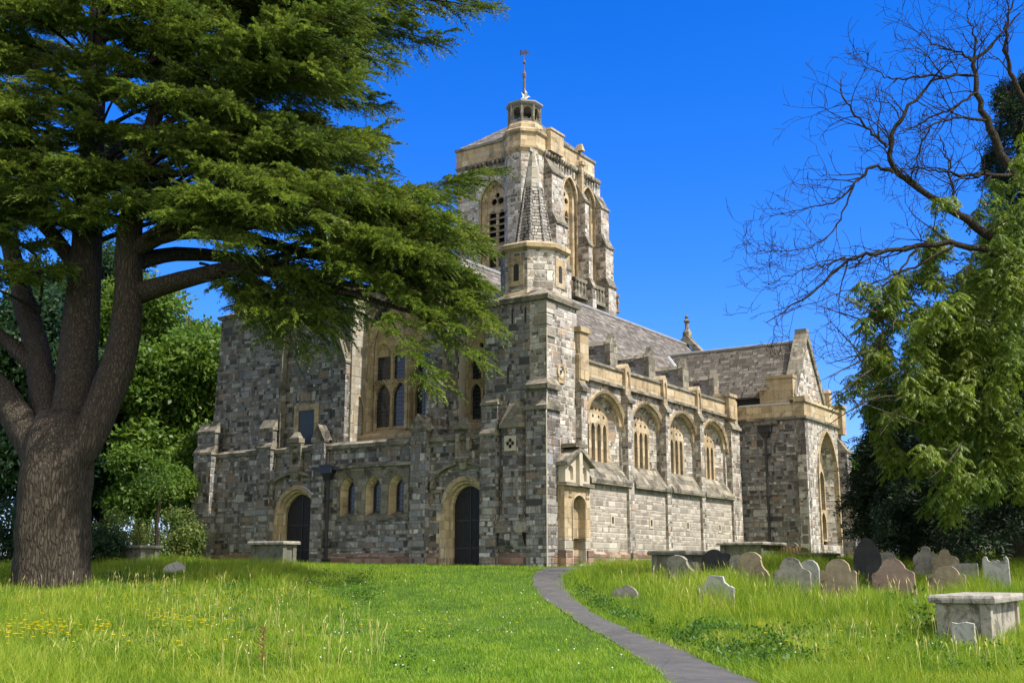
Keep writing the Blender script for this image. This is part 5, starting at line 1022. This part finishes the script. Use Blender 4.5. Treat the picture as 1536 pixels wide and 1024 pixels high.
# ------------------------------------------------------------------ yew
def yew(label, px, depth, ztop, rad, zlow, n, trunk_r, seed, lean=0.):
    rg = np.random.default_rng(seed); X0 = at(px, 850, depth)[0]; z0 = g(X0, depth); T = empty('yew_tree', (X0, depth, z0)); tag(T, label, 'tree', 'yews over the graves')
    H = ztop-z0; w = MB(); w.tube([(0, 0, -.4), (.1, 0, 1.2), (0, .1, 3), (0, 0, H*.6), (0, 0, H*.95)], [trunk_r*1.25, trunk_r, trunk_r*.9, trunk_r*.5, .05], 12, wob=.08, flute=.08)
    P, X, S = [], [], []; nb = int(n/34)
    for i in range(nb):
        f = (i+rg.random())/nb; hz = zlow+(H-zlow)*f**1.1; az = rg.uniform(0, 6.28); rr_ = rad*(1-f)**.62*rg.uniform(.72, 1.08)*(.8+.2*math.sin(az*3+i)); d = np.array([math.cos(az), math.sin(az), 0]); L_ = max(.5, rr_)
        a = np.array([0, 0, hz+.25*L_]); e = d*L_+[0, 0, hz-.12*L_]
        if i % 2 == 0: w.tube([tuple(a), tuple((a+e)/2+[0, 0, .25]), tuple(e)], [.07, .04, .01], 5, cap=False)
        m = 34; t = .35+.65*rg.random(m)**.7; q = a+(e-a)*t[:, None]; q[:, 2] += .3*np.sin(t*3.14)-.1; sdv = np.cross(d, [0, 0, 1.]); q += sdv*(rg.normal(0, .55, m)*(.4+.25*L_*(1.2-t)))[:, None]; q[:, 2] += rg.normal(0, .22, m)
        P.append(q); X.append(d+rg.normal(0, .5, (m, 3))+[0, 0, -.45]); S.append(rg.uniform(.55, 1., m))
    P = np.concatenate(P); X = np.concatenate(X); S = np.concatenate(S); k = P[:, 2] > zlow*.55; P, X, S = P[k], X[k], S[k]
    w.build('trunk', M['bark'], T, smooth=True)
    scatter('crown', [frond(rg, 1., 7, 3, .16, .06, .25) for _ in range(5)], P, X, rg.normal(0, .4, (len(P), 3))+[0, 0, 1], S, 'yew', T)
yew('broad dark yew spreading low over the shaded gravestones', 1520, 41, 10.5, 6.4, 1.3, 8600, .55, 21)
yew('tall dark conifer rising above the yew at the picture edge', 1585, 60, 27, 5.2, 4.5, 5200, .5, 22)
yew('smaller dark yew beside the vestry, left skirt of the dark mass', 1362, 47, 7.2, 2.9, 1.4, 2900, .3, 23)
# ------------------------------------------------------------------ half bare leafy tree on the right
ROB = empty('robinia_tree', (0, 0, 0)); RD, RS = 7.5, 1.28
bx_, by_ = at(1640, 850, 27.+RD)[0], 27.+RD; ROB.location = (bx_, by_, g(bx_, by_)); OFF = np.array(ROB.location)
tag(ROB, 'half bare tree reaching in with crooked dead boughs above drooping yellow-green leaves', 'tree')
rg = np.random.default_rng(77); tw = MB(); lw = MB()
def twig(p, d, L_, r_, lev, mb):
    n = 6 if L_ > .5 else 4; pts = [p]; q = p.copy(); dd = d/np.linalg.norm(d); curl = rg.normal(0, .16, 3)+[0, 0, rg.choice([.1, .05, -.08])]
    for i in range(n):
        dd = dd+curl*.55+rg.normal(0, .16, 3); dd /= np.linalg.norm(dd); q = q+dd*L_/n; pts.append(q.copy())
        if lev > 0 and i >= 1 and rg.random() < (.6 if lev > 1 else .42):
            sd_ = rg.normal(0, 1, 3); sd_ -= dd*sd_.dot(dd); sd_ /= np.linalg.norm(sd_); f = 1-i/n
            twig(q.copy(), dd*rg.uniform(.3, .9)+sd_*rg.uniform(.5, 1.)+np.array([-.1, 0, .12]), L_*rg.uniform(.35, .75), r_*(.35+.35*f), lev-1, mb)
    mb.tube([tuple(a) for a in pts], [max(.0065, r_*(1-.75*i/n)) for i in range(n+1)], 4 if r_ < .03 else 6, cap=False)
LIMBS = [
 [(1640, 500, 27, .2), (1560, 420, 27, .16), (1510, 372, 26.9, .13), (1462, 337, 26.8, .105), (1413, 307, 26.6, .085), (1370, 278, 26.5, .075), (1340, 259, 26.4, .068), (1330, 222, 26.3, .06), (1349, 181, 26.2, .05), (1374, 151, 26.2, .04), (1393, 120, 26.2, .03), (1432, 112, 26.1, .024), (1462, 113, 26., .015)],
 [(1640, 420, 27.6, .2), (1575, 330, 27.6, .17), (1520, 264, 27.5, .14), (1498, 222, 27.5, .11), (1479, 181, 27.4, .09), (1466, 137, 27.4, .07), (1457, 92, 27.4, .055), (1491, 66, 27.3, .03), (1530, 20, 27.2, .02)],
 [(1640, 520, 26.4, .16), (1560, 420, 26.3, .12), (1490, 376, 26.1, .085), (1432, 366, 26, .07), (1374, 369, 25.9, .06), (1320, 378, 25.8, .048), (1268, 386, 25.7, .038), (1237, 425, 25.6, .028), (1193, 454, 25.5, .02), (1149, 484, 25.4, .01)],
 [(1340, 259, 26.4, .045), (1312, 244, 26.4, .04), (1281, 278, 26.3, .03), (1257, 303, 26.2, .022), (1212, 311, 26, .013), (1154, 325, 25.9, .007)],
 [(1330, 222, 26.3, .04), (1305, 196, 26.3, .032), (1271, 161, 26.2, .024), (1259, 125, 26.2, .016), (1262, 118, 26.2, .01)],
 [(1457, 92, 27.4, .035), (1440, 78, 27.3, .026), (1405, 70, 27.2, .018), (1379, 44, 27.1, .01)],
 [(1457, 92, 27.4, .035), (1466, 62, 27.4, .026), (1452, 29, 27.4, .015), (1453, 5, 27.4, .008)],
 [(1462, 113, 26., .03), (1435, 112, 26.1, .035), (1400, 113, 26.1, .03), (1360, 118, 26.1, .022), (1330, 118, 26.2, .016), (1300, 95, 26.2, .008)],
 [(1466, 137, 27.4, .035), (1425, 165, 27.2, .03), (1390, 180, 27, .022), (1355, 200, 26.8, .014)],
 [(1479, 181, 27.4, .04), (1430, 175, 27, .03), (1395, 185, 26.8, .022), (1375, 235, 26.6, .018), (1370, 280, 26.5, .012)],
 [(1440, 325, 26.7, .04), (1428, 290, 26.8, .032), (1424, 245, 26.9, .024), (1410, 205, 26.9, .014)],
 [(1520, 264, 27.5, .06), (1490, 262, 27.2, .05), (1440, 262, 26.9, .035), (1395, 255, 26.7, .02), (1350, 245, 26.6, .01)],
 [(1432, 366, 26, .04), (1385, 395, 25.8, .03), (1330, 420, 25.6, .024), (1300, 470, 25.5, .015), (1285, 520, 25.4, .008)],
 [(1268, 386, 25.7, .026), (1240, 398, 25.6, .02), (1200, 408, 25.5, .013), (1150, 425, 25.4, .007)],
 [(1281, 278, 26.3, .025), (1262, 335, 26.1, .02), (1225, 372, 26, .013), (1120, 380, 25.8, .006)],
 [(1374, 369, 25.9, .03), (1350, 410, 25.7, .022), (1305, 425, 25.6, .016), (1255, 440, 25.5, .01), (1170, 470, 25.4, .006)],
 [(1330, 470, 25.6, .02), (1322, 510, 25.5, .016), (1300, 545, 25.4, .012), (1283, 570, 25.3, .006)],
 [(1560, 200, 27.8, .09), (1520, 120, 27.7, .06), (1505, 60, 27.6, .04), (1520, 0, 27.5, .02)],
]
for li, lp in enumerate(LIMBS):
    q = spl([tuple(np.array(at(p[0], p[1], p[2]+RD))-OFF)+(p[3]*RS,) for p in lp], 8+len(lp)*3)
    q[1:-1, :3] += rg.normal(0, .035, q[1:-1, :3].shape)
    lw.tube([tuple(r_[:3]) for r_ in q], list(q[:, 3]), 7, wob=.06, cap=False)
    for i in range(3, len(q), 1 if li != 1 else 2):
        if q[i, 3] > .1 or rg.random() < .35: continue
        dd = q[min(i+1, len(q)-1), :3]-q[i-1, :3]; dd /= np.linalg.norm(dd); s_ = rg.normal(0, 1, 3); s_ -= dd*s_.dot(dd); s_ /= np.linalg.norm(s_)
        twig(q[i, :3].copy(), dd*rg.uniform(.4, 1.)+s_*rg.uniform(.5, 1.1)+np.array([-.3, 0, .15]), rg.uniform(.6, 2.1)*min(1., .5+q[i, 3]/.06), min(.03, q[i, 3]*.55), 2, tw)
lw.tube([(0, 0, -.4), (0, 0, 1.5), tuple(np.array(at(1640, 600, 27+RD))-OFF), tuple(np.array(at(1640, 420, 27.4+RD))-OFF), tuple(np.array(at(1660, 200, 27.4+RD))-OFF)], [.36, .3, .28, .22, .1], 10, wob=.05)
lw.build('trunk', M['twig'], ROB, smooth=True)
EL_ = [(1420, 395, 70, 55), (1485, 460, 95, 90), (1385, 500, 80, 65), (1440, 580, 105, 80), (1505, 650, 75, 90), (1370, 590, 60, 60), (1335, 545, 38, 45), (1512, 370, 45, 55), (1405, 690, 55, 45), (1330, 470, 30, 28), (1310, 560, 20, 30), (1450, 735, 50, 35), (1350, 660, 35, 40), (1530, 530, 60, 70), (1508, 312, 30, 38), (1535, 260, 30, 45)]
P = []; lt = MB()
for (ex, ey, rx, ry) in EL_:
    c = np.array(at(ex, ey, 26.5+RD))-OFF; n = int(rx*ry/15); nb = max(4, n//22)
    for i in range(nb):
        d = rg.normal(0, 1, 3); d /= np.linalg.norm(d); q0 = c+d*[rx/51, 2.4, ry/51]*rg.random()**.4; dr_ = np.array([-rg.uniform(-.3, .9), rg.normal(0, .6), rg.uniform(-1.3, .1)]); L_ = rg.uniform(.7, 1.5); dr_ /= np.linalg.norm(dr_)
        pts = [q0-dr_*L_*.5+[0, 0, -.05], q0, q0+dr_*L_*.5+[0, 0, -.16]]; lt.tube([tuple(a) for a in pts], [.012, .009, .004], 4, cap=False)
        for j in range(24): f = rg.random(); q = pts[0]+(pts[2]-pts[0])*f+[0, 0, .1*math.sin(f*3.1)]; P.append(q+rg.normal(0, .13, 3))
for (px, py) in ((1300, 430), (1285, 435), (1312, 438), (1292, 480), (1300, 520), (1280, 572), (1405, 305), (1420, 300), (1330, 455), (1345, 420)):
    for j in range(9): P.append(np.array(at(px+rg.normal(0, 7), py+rg.normal(0, 7), 25.6+RD+rg.normal(0, .2)))-OFF)
P = np.array(P); m = len(P); print('robinia', m)
for i in range(30):
    e0 = EL_[rg.integers(0, 11)]; p0 = np.array(at(e0[0]+rg.normal(0, e0[2]*.5), e0[1]+rg.normal(0, e0[3]*.5), 25.2+RD+rg.normal(0, .5)))-OFF; d = np.array([-rg.uniform(.3, 1), rg.normal(0, .3), rg.uniform(-.7, .5)]); d /= np.linalg.norm(d); L_ = rg.uniform(1.2, 2.8); bend = rg.normal(0, .3, 3)
    lt.tube([tuple(p0+d*L_*f+bend*f*f*L_*.4) for f in (0, .25, .5, .75, 1)], [.028, .024, .019, .014, .006], 5, cap=False)
lt.build('leafy_twigs', M['pale_twig'], ROB); tw.build('twigs', M['twig'], ROB)
scatter('crown', [pinnate(rg) for _ in range(6)], P, rg.normal(0, 1, (m, 3))*[1, 1, .15], np.tile([0, 0, 1.], (m, 1))+rg.normal(0, .15, (m, 3)), rg.uniform(.55, .95, m), 'robinia', ROB)
# ------------------------------------------------------------------ distant house under the yew, gull
hx, hy, _ = at(1402, 850, 72); H_ = empty('stone_house', (hx, hy, g(hx, hy)), R(90)-ANG); tag(H_, 'pale stone house end with a tan framed window glimpsed under the yew', 'house')
b = MB(); b.box(0, 5, -2.5, 1.2, -.5, 3.2); b.build('wall', M['rubble_south'], H_); b = MB(); b.wedge(-.2, 5.2, -2.8, 1.4, 3.2, 5., .0, .0, 2., 2.); b.build('roof', M['slate'], H_)
for yy in (-.2, -1.5):
    b = MB(); b.plate(rect(yy-.5, yy+.5, .6, 2.6), [rect(yy-.3, yy+.3, .8, 2.4)], WF(0.), -.05, .05, back=False); o = b.build('window', M['ashlar'], H_); k = MB(); k.fill(rect(yy-.31, yy+.31, .79, 2.41), [], WF(0.), -.01); k.build('pane', M['glass'], o)
# gull: one continuous body with raised wings, standing on the lantern roof
gx, gy = l2w(12.0, 8.62); GU = MB(); 
def gring(c, r_, sx=1.): return [(c[0]+0*k, c[1]+r_*sx*math.cos(2*math.pi*k/8), c[2]+r_*math.sin(2*math.pi*k/8)) for k in range(8)]
cs = [((-.2, 0, .02), .008), ((-.13, 0, .04), .04), ((-.05, 0, .05), .07), ((.04, 0, .08), .065), ((.09, 0, .12), .04), ((.12, 0, .15), .036), ((.15, 0, .15), .028), ((.17, 0, .145), .012), ((.215, 0, .135), .004)]
vs = [p for c, r_ in cs for p in gring(c, r_)]; fs = [(i*8+k, i*8+(k+1) % 8, i*8+8+(k+1) % 8, i*8+8+k) for i in range(len(cs)-1) for k in range(8)]; GU.add(vs, fs+[tuple(range(8)), tuple(range(64, 72))])
for sg in (-1, 1):
    GU.add([(.05, sg*.05, .09), (-.1, sg*.05, .07), (-.06, sg*.16, .24), (.03, sg*.15, .25), (-.12, sg*.22, .42), (-.09, sg*.2, .36), (.05, sg*.05, .075), (-.1, sg*.05, .055), (-.06, sg*.17, .23), (.03, sg*.16, .24)], [(0, 1, 2, 3), (3, 2, 4, 5), (6, 7, 8, 9), (0, 3, 9, 6), (1, 7, 8, 2), (9, 8, 4, 5)])
    GU.tube([(0, sg*.02, .0), (0, sg*.02, -.1)], .006, 4)
GM = simple('gull_plumage', (.6, .6, .6), (.75, .75, .74), 8., .7, .1)
go = GU.build('gull', GM, smooth=False); go.location = (gx, gy, 24.42); go.rotation_euler = (0, 0, .3); go.scale = (1.3, 1.3, 1.3); tag(go, 'white gull with raised wings perched on the lantern roof by the flagpole', 'bird')
# ------------------------------------------------------------------ grass
def blades(n_d, zone):
    """positions in the wedge the picture sees; zone(x, y) -> keep, height"""
    Y = []; 
    for (y0, y1, den) in n_d:
        m = int(den*(y1-y0)*(1.24*(y0+y1)/2)); yy = RNG.uniform(y0, y1, m); xx = RNG.uniform(-.62, .62, m)*yy; Y.append(np.c_[xx, yy])
    return np.concatenate(Y)
def vnoise(x, y, s, seed):
    r = np.random.default_rng(seed); o = np.zeros_like(x)
    for k in range(6): a = r.uniform(0, 6.28); f = s*r.uniform(.6, 1.8); o += np.sin((x*math.cos(a)+y*math.sin(a))*f+r.uniform(0, 6.28))
    return np.clip(.5+o/6, 0, 1)
def church_mask(x, y):
    X, Y = w2l(x, y); return ((X > -.15) & (X < 18.4) & (Y > -.1) & (Y < 18.8)) | ((X > 18.2) & (X < 25) & (Y > -3.6) & (Y < 12))
def grass(name, xy, h, mat, w, lean=.45, label='grass'):
    n = len(xy); z = g_np(xy[:, 0], xy[:, 1])-.01; az = RNG.uniform(0, 6.28, n); b = np.stack([np.cos(az), np.sin(az)], 1); ln = np.abs(RNG.normal(0, lean, n))+.08; wd = w*RNG.uniform(.6, 1.3, n)
    pa = RNG.uniform(0, 3.14, n); s_ = np.stack([np.cos(pa), np.sin(pa)], 1); P0 = np.c_[xy, z]
    def off(f, k): return P0+np.c_[b*(ln*h*f*f)[:, None], h*f*(1-.25*ln*f)]+np.c_[s_*(wd*k)[:, None], np.zeros(n)]
    V = np.stack([off(0, -.5), off(0, .5), off(.5, .42), off(.5, -.42), off(1., .06), off(1., -.06)], 1).reshape(-1, 3)
    i = np.arange(n)[:, None]*6; F = np.concatenate([i+np.array([[0, 1, 2, 3]]), i+np.array([[3, 2, 4, 5]])], 1).reshape(-1, 4)
    o = npmesh(name, V, F, M[mat]); o['kind'] = 'stuff'; return o
xy = blades([(9.5, 14, 650), (14, 18, 620), (18, 24, 460), (24, 32, 300), (32, 42, 220), (42, 56, 110)], None)
pd, side = path_dist(xy[:, 0], xy[:, 1]); k = (pd > -.13*RNG.random(len(xy))**2) & ~church_mask(xy[:, 0], xy[:, 1]); xy, pd, side = xy[k], pd[k], side[k]
Xl, Yl = w2l(xy[:, 0], xy[:, 1])
nz1, nz2 = vnoise(xy[:, 0], xy[:, 1], .9, 3), vnoise(xy[:, 0], xy[:, 1], 2.3, 4)
lawn = np.where(side < 0, np.clip(1-(pd-(3.2+3*nz1))/1.5, 0, 1), np.clip(1-(pd-.1)/.5, 0, 1)*.6)
lawn = np.maximum(lawn, np.clip(1-(np.abs(Xl+1.5)-2.5)/1.5, 0, 1)*((Yl > -1) & (Yl < 12)))
lawn = np.clip(lawn-.75*np.clip((17-xy[:, 1])/4, 0, 1), 0, 1)
tall = .11+.42*nz1**2+.2*nz2**2; tall *= np.where(side > 0, 1.0, .9)
tall = np.where((side > 0) & (xy[:, 1] < 25), tall*.85, tall)
tall = np.where((side > 0) & (xy[:, 1] > 26) & (pd > 1.5), tall*1.3, tall)
h = (tall*(1-lawn)+(.065+.05*nz2)*lawn)*RNG.uniform(.55, 1.2, len(xy)); h = np.where(xy[:, 1] < 13, h*.75, h)
isl = RNG.random(len(xy)) < lawn
grass('grass', xy[~isl], h[~isl], 'grass', .011); grass('mown_grass', xy[isl], h[isl], 'lawn', .011)
# seed stalks
def stalks(n, region, hmin, hmax):
    xy = region(n); pd, _ = path_dist(xy[:, 0], xy[:, 1]); xy = xy[(pd > .3) & ~church_mask(xy[:, 0], xy[:, 1])]; n = len(xy)
    z = g_np(xy[:, 0], xy[:, 1]); H = RNG.uniform(hmin, hmax, n); a = RNG.uniform(0, 6.28, n); ln = RNG.uniform(.05, .35, n); b = np.stack([np.cos(a), np.sin(a)], 1); P0 = np.c_[xy, z]
    def q(f, wx): return P0+np.c_[b*(ln*H*f*f)[:, None], H*f]+np.array([wx, 0, 0])
    V = np.stack([q(0, -.004), q(0, .004), q(.75, .003), q(.75, -.003), q(.74, -.003), q(.87, .009), q(1.04, 0), q(.88, -.009)], 1).reshape(-1, 3); i = np.arange(n)[:, None]*8
    return V, np.concatenate([i+np.array([[0, 1, 2, 3]]), i+np.array([[4, 5, 6, 7]])], 1).reshape(-1, 4)
def reg(pts):   # triangle-fan sampling of a pixel polygon on the ground
    W_ = [hit(*p)[:2] for p in pts]
    def f(n):
        W = np.array(W_); mn, mx = W.min(0), W.max(0); out = []
        c = RNG.uniform(mn, mx, (n*3, 2)); ins = np.zeros(len(c), bool); j = len(W)-1
        for i in range(len(W)):
            m = ((W[i, 1] > c[:, 1]) != (W[j, 1] > c[:, 1])) & (c[:, 0] < (W[j, 0]-W[i, 0])*(c[:, 1]-W[i, 1])/(W[j, 1]-W[i, 1]+1e-9)+W[i, 0]); ins ^= m; j = i
        c = c[ins]; return c[:n]
    return f
LEFT = reg([(-20, 1020), (620, 1020), (560, 930), (380, 868), (-20, 862)]); GRAV = reg([(900, 880), (980, 862), (1200, 880), (1420, 900), (1400, 950), (1250, 930), (1050, 925)]); RIGHT = reg([(1180, 1020), (1530, 1020), (1500, 965), (1380, 950), (1150, 960)])
A_, B_ = zip(*[stalks(430, LEFT, .22, .55), stalks(230, GRAV, .3, .65), stalks(70, RIGHT, .25, .5)])
o_ = np.cumsum([0]+[len(a) for a in A_[:-1]]); o = npmesh('seed_stalks', np.concatenate(A_), np.concatenate([f+k for f, k in zip(B_, o_)]), M['straw']); o['kind'] = 'stuff'
# buttercups: small petalled cups on thin stems
c = np.concatenate([reg([(0, 1010), (380, 1010), (330, 920), (0, 900)])(70), reg([(-10, 985), (160, 990), (170, 965), (-10, 955)])(80), reg([(230, 975), (330, 990), (330, 960), (200, 945)])(48), reg([(160, 930), (420, 925), (420, 890), (160, 895)])(40), reg([(400, 990), (800, 980), (760, 900), (420, 900)])(14), reg([(1100, 1000), (1300, 1010), (1330, 960), (1100, 960)])(6)])
z = g_np(c[:, 0], c[:, 1])+RNG.uniform(.34, .5, len(c)); V = []; F = []
for (x, y), zz in zip(c, z):
    b0 = len(V)
    for k in range(6): a = k*1.047+x; V.append((x+.036*math.cos(a), y+.036*math.sin(a), zz+.026))
    V.append((x, y, zz))
    F += [(b0+k, b0+(k+1) % 6, b0+6, b0+6) for k in range(6)]
mb = MB(); mb.add(V, [tuple(dict.fromkeys(f)) for f in F]); o = mb.build('buttercups', M['yellow']); o['kind'] = 'stuff'
# clover heads and daisies scattered through the turf
c = np.concatenate([reg([(300, 1015), (960, 1015), (800, 890), (560, 870), (300, 890)])(85), reg([(1150, 1015), (1500, 1015), (1380, 950), (1100, 960)])(16)]); pd_, _ = path_dist(c[:, 0], c[:, 1]); c = c[pd_ > .1]
z = g_np(c[:, 0], c[:, 1])+RNG.uniform(.1, .24, len(c)); mb = MB()
for (x, y), zz in zip(c, z): mb.lathe(x, y, [(0, zz-.012), (.014, zz), (.01, zz+.012), (0, zz+.016)], 5)
o = mb.build('clover_heads', M['white_flower']); o['kind'] = 'stuff'
# broad leaved weeds along the path, nettle clumps
def weeds(name, region, n, sc, mat, temps, hz=.12):
    c = region(n); pd, _ = path_dist(c[:, 0], c[:, 1]); c = c[pd > .12]; m = len(c); P = np.c_[c, g_np(c[:, 0], c[:, 1])+RNG.uniform(.02, hz, m)]
    o = scatter(name, temps, P, rdir(m)*[1, 1, .2], rdir(m)*.4+[0, 0, 1], sc*RNG.uniform(.6, 1.3, m), mat, None); o['kind'] = 'stuff'
WT = [blob(rg, 16, .3, .12, .075) for _ in range(4)]
weeds('weeds', reg([(1010, 962), (1100, 1000), (1190, 1020), (1240, 1010), (1150, 960), (1060, 935)]), 300, .6, 'nettle', WT)
weeds('weeds', reg([(860, 890), (905, 920), (960, 945), (1020, 968), (1050, 962), (930, 915), (870, 878)]), 260, .5, 'nettle', WT)
weeds('weeds', reg([(1330, 905), (1395, 955), (1420, 975), (1380, 905)]), 90, .8, 'nettle', WT, .3)
weeds('weeds', reg([(0, 1010), (760, 1010), (700, 880), (300, 860), (0, 880)]), 420, .42, 'nettle', WT, .12)
weeds('weeds', reg([(330, 900), (560, 905), (560, 862), (330, 856)]), 220, .5, 'nettle', WT, .16)
weeds('weeds', reg([(1150, 1015), (1530, 1015), (1530, 970), (1300, 930), (1100, 950)]), 260, .45, 'nettle', WT, .14)
weeds('weeds', reg([(60, 1010), (230, 1010), (230, 960), (100, 960)]), 70, .5, 'nettle', WT)
# tussock of long arching leaves in the near left, and a dock with rusty seed head
cx_, cy_, cz_ = hit(170, 1000); n = 420; r_ = RNG.normal(0, .55, (n, 2)); grass('tussock', np.c_[cx_+r_[:, 0]*1.6, cy_+r_[:, 1]], RNG.uniform(.3, .6, n), 'grass', .02, 1.0)
x, y, z = hit(392, 1000); b = MB(); b.tube([(0, 0, 0), (.02, 0, .3), (0, .02, .62)], [.008, .006, .003], 4)
for i in range(70): zz = rr.uniform(.15, .62); a = rr.uniform(0, 6.28); q = rr.uniform(.02, .09)*(1.2-zz); b.lathe(q*math.cos(a), q*math.sin(a), [(0, zz-.012), (.012, zz), (0, zz+.014)], 4)
o = b.build('dock_plant', M['dock']); o.location = (x, y, z); tag(o, 'rust-red dock seed head standing in the near meadow grass', 'plant')
# ------------------------------------------------------------------ light, sky, camera
SUN_AZ = math.atan2(.87, -.49); EL = R(54)      # clockwise from +Y
sd = Vector((math.sin(SUN_AZ)*math.cos(EL), math.cos(SUN_AZ)*math.cos(EL), math.sin(EL)))
L = bpy.data.lights.new('sun', 'SUN'); L.energy = 5.; L.angle = R(.5); L.color = (1, .95, .86)
lo = bpy.data.objects.new('sun', L); COL.objects.link(lo); lo.rotation_euler = sd.to_track_quat('Z', 'Y').to_euler(); lo.location = (40, -20, 60)
W_ = bpy.data.worlds.new('World'); SC.world = W_; W_.use_nodes = True; nt = W_.node_tree
bg = nt.nodes['Background']; sky = nt.nodes.new('ShaderNodeTexSky'); sky.sky_type = 'NISHITA'; sky.sun_disc = False
sky.sun_elevation = EL; sky.sun_rotation = SUN_AZ; sky.air_density = 1.; sky.dust_density = .3; sky.ozone_density = 4.
hs = nt.nodes.new('ShaderNodeHueSaturation'); hs.inputs['Saturation'].default_value = 1.4; hs.inputs['Value'].default_value = 1.
nt.links.new(sky.outputs[0], hs.inputs['Color']); tn = nt.nodes.new('ShaderNodeMix'); tn.data_type = 'RGBA'; tn.blend_type = 'MULTIPLY'; tn.inputs[0].default_value = 1; tn.inputs[7].default_value = (.78, .87, 1.42, 1)
nt.links.new(hs.outputs[0], tn.inputs[6])
# sky behind the camera whitened and brightened, an added fill for the shaded faces
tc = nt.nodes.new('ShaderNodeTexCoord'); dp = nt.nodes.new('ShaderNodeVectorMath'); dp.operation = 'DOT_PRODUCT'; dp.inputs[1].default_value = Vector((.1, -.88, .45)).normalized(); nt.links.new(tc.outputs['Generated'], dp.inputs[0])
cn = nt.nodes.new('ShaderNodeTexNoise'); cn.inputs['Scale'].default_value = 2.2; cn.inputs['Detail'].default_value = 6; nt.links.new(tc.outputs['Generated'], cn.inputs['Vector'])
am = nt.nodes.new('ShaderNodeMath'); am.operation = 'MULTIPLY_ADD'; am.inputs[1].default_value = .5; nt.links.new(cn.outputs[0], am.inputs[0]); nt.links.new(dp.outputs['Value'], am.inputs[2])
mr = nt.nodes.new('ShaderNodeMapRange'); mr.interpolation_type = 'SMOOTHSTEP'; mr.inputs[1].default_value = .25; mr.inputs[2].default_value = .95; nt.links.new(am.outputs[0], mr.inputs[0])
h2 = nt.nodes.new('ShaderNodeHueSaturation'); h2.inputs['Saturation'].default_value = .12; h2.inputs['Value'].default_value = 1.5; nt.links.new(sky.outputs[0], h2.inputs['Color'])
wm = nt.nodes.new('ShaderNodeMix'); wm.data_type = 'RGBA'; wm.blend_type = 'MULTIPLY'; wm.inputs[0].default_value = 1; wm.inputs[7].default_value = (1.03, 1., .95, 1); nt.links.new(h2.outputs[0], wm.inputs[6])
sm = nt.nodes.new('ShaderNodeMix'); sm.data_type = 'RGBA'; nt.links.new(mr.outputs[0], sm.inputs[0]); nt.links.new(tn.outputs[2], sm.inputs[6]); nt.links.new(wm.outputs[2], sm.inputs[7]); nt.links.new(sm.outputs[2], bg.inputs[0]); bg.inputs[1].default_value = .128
cam = bpy.data.cameras.new('camera'); co = bpy.data.objects.new('camera', cam); COL.objects.link(co); SC.camera = co
cam.sensor_width = 36; cam.lens = 36*FPX/1536; cam.clip_end = 3000; co.location = (0, 0, 0); co.rotation_euler = (R(90)+TILT, 0, 0)
SC.view_settings.view_transform = 'Standard'; SC.view_settings.look = 'None'; SC.view_settings.exposure = .5; SC.view_settings.gamma = 1
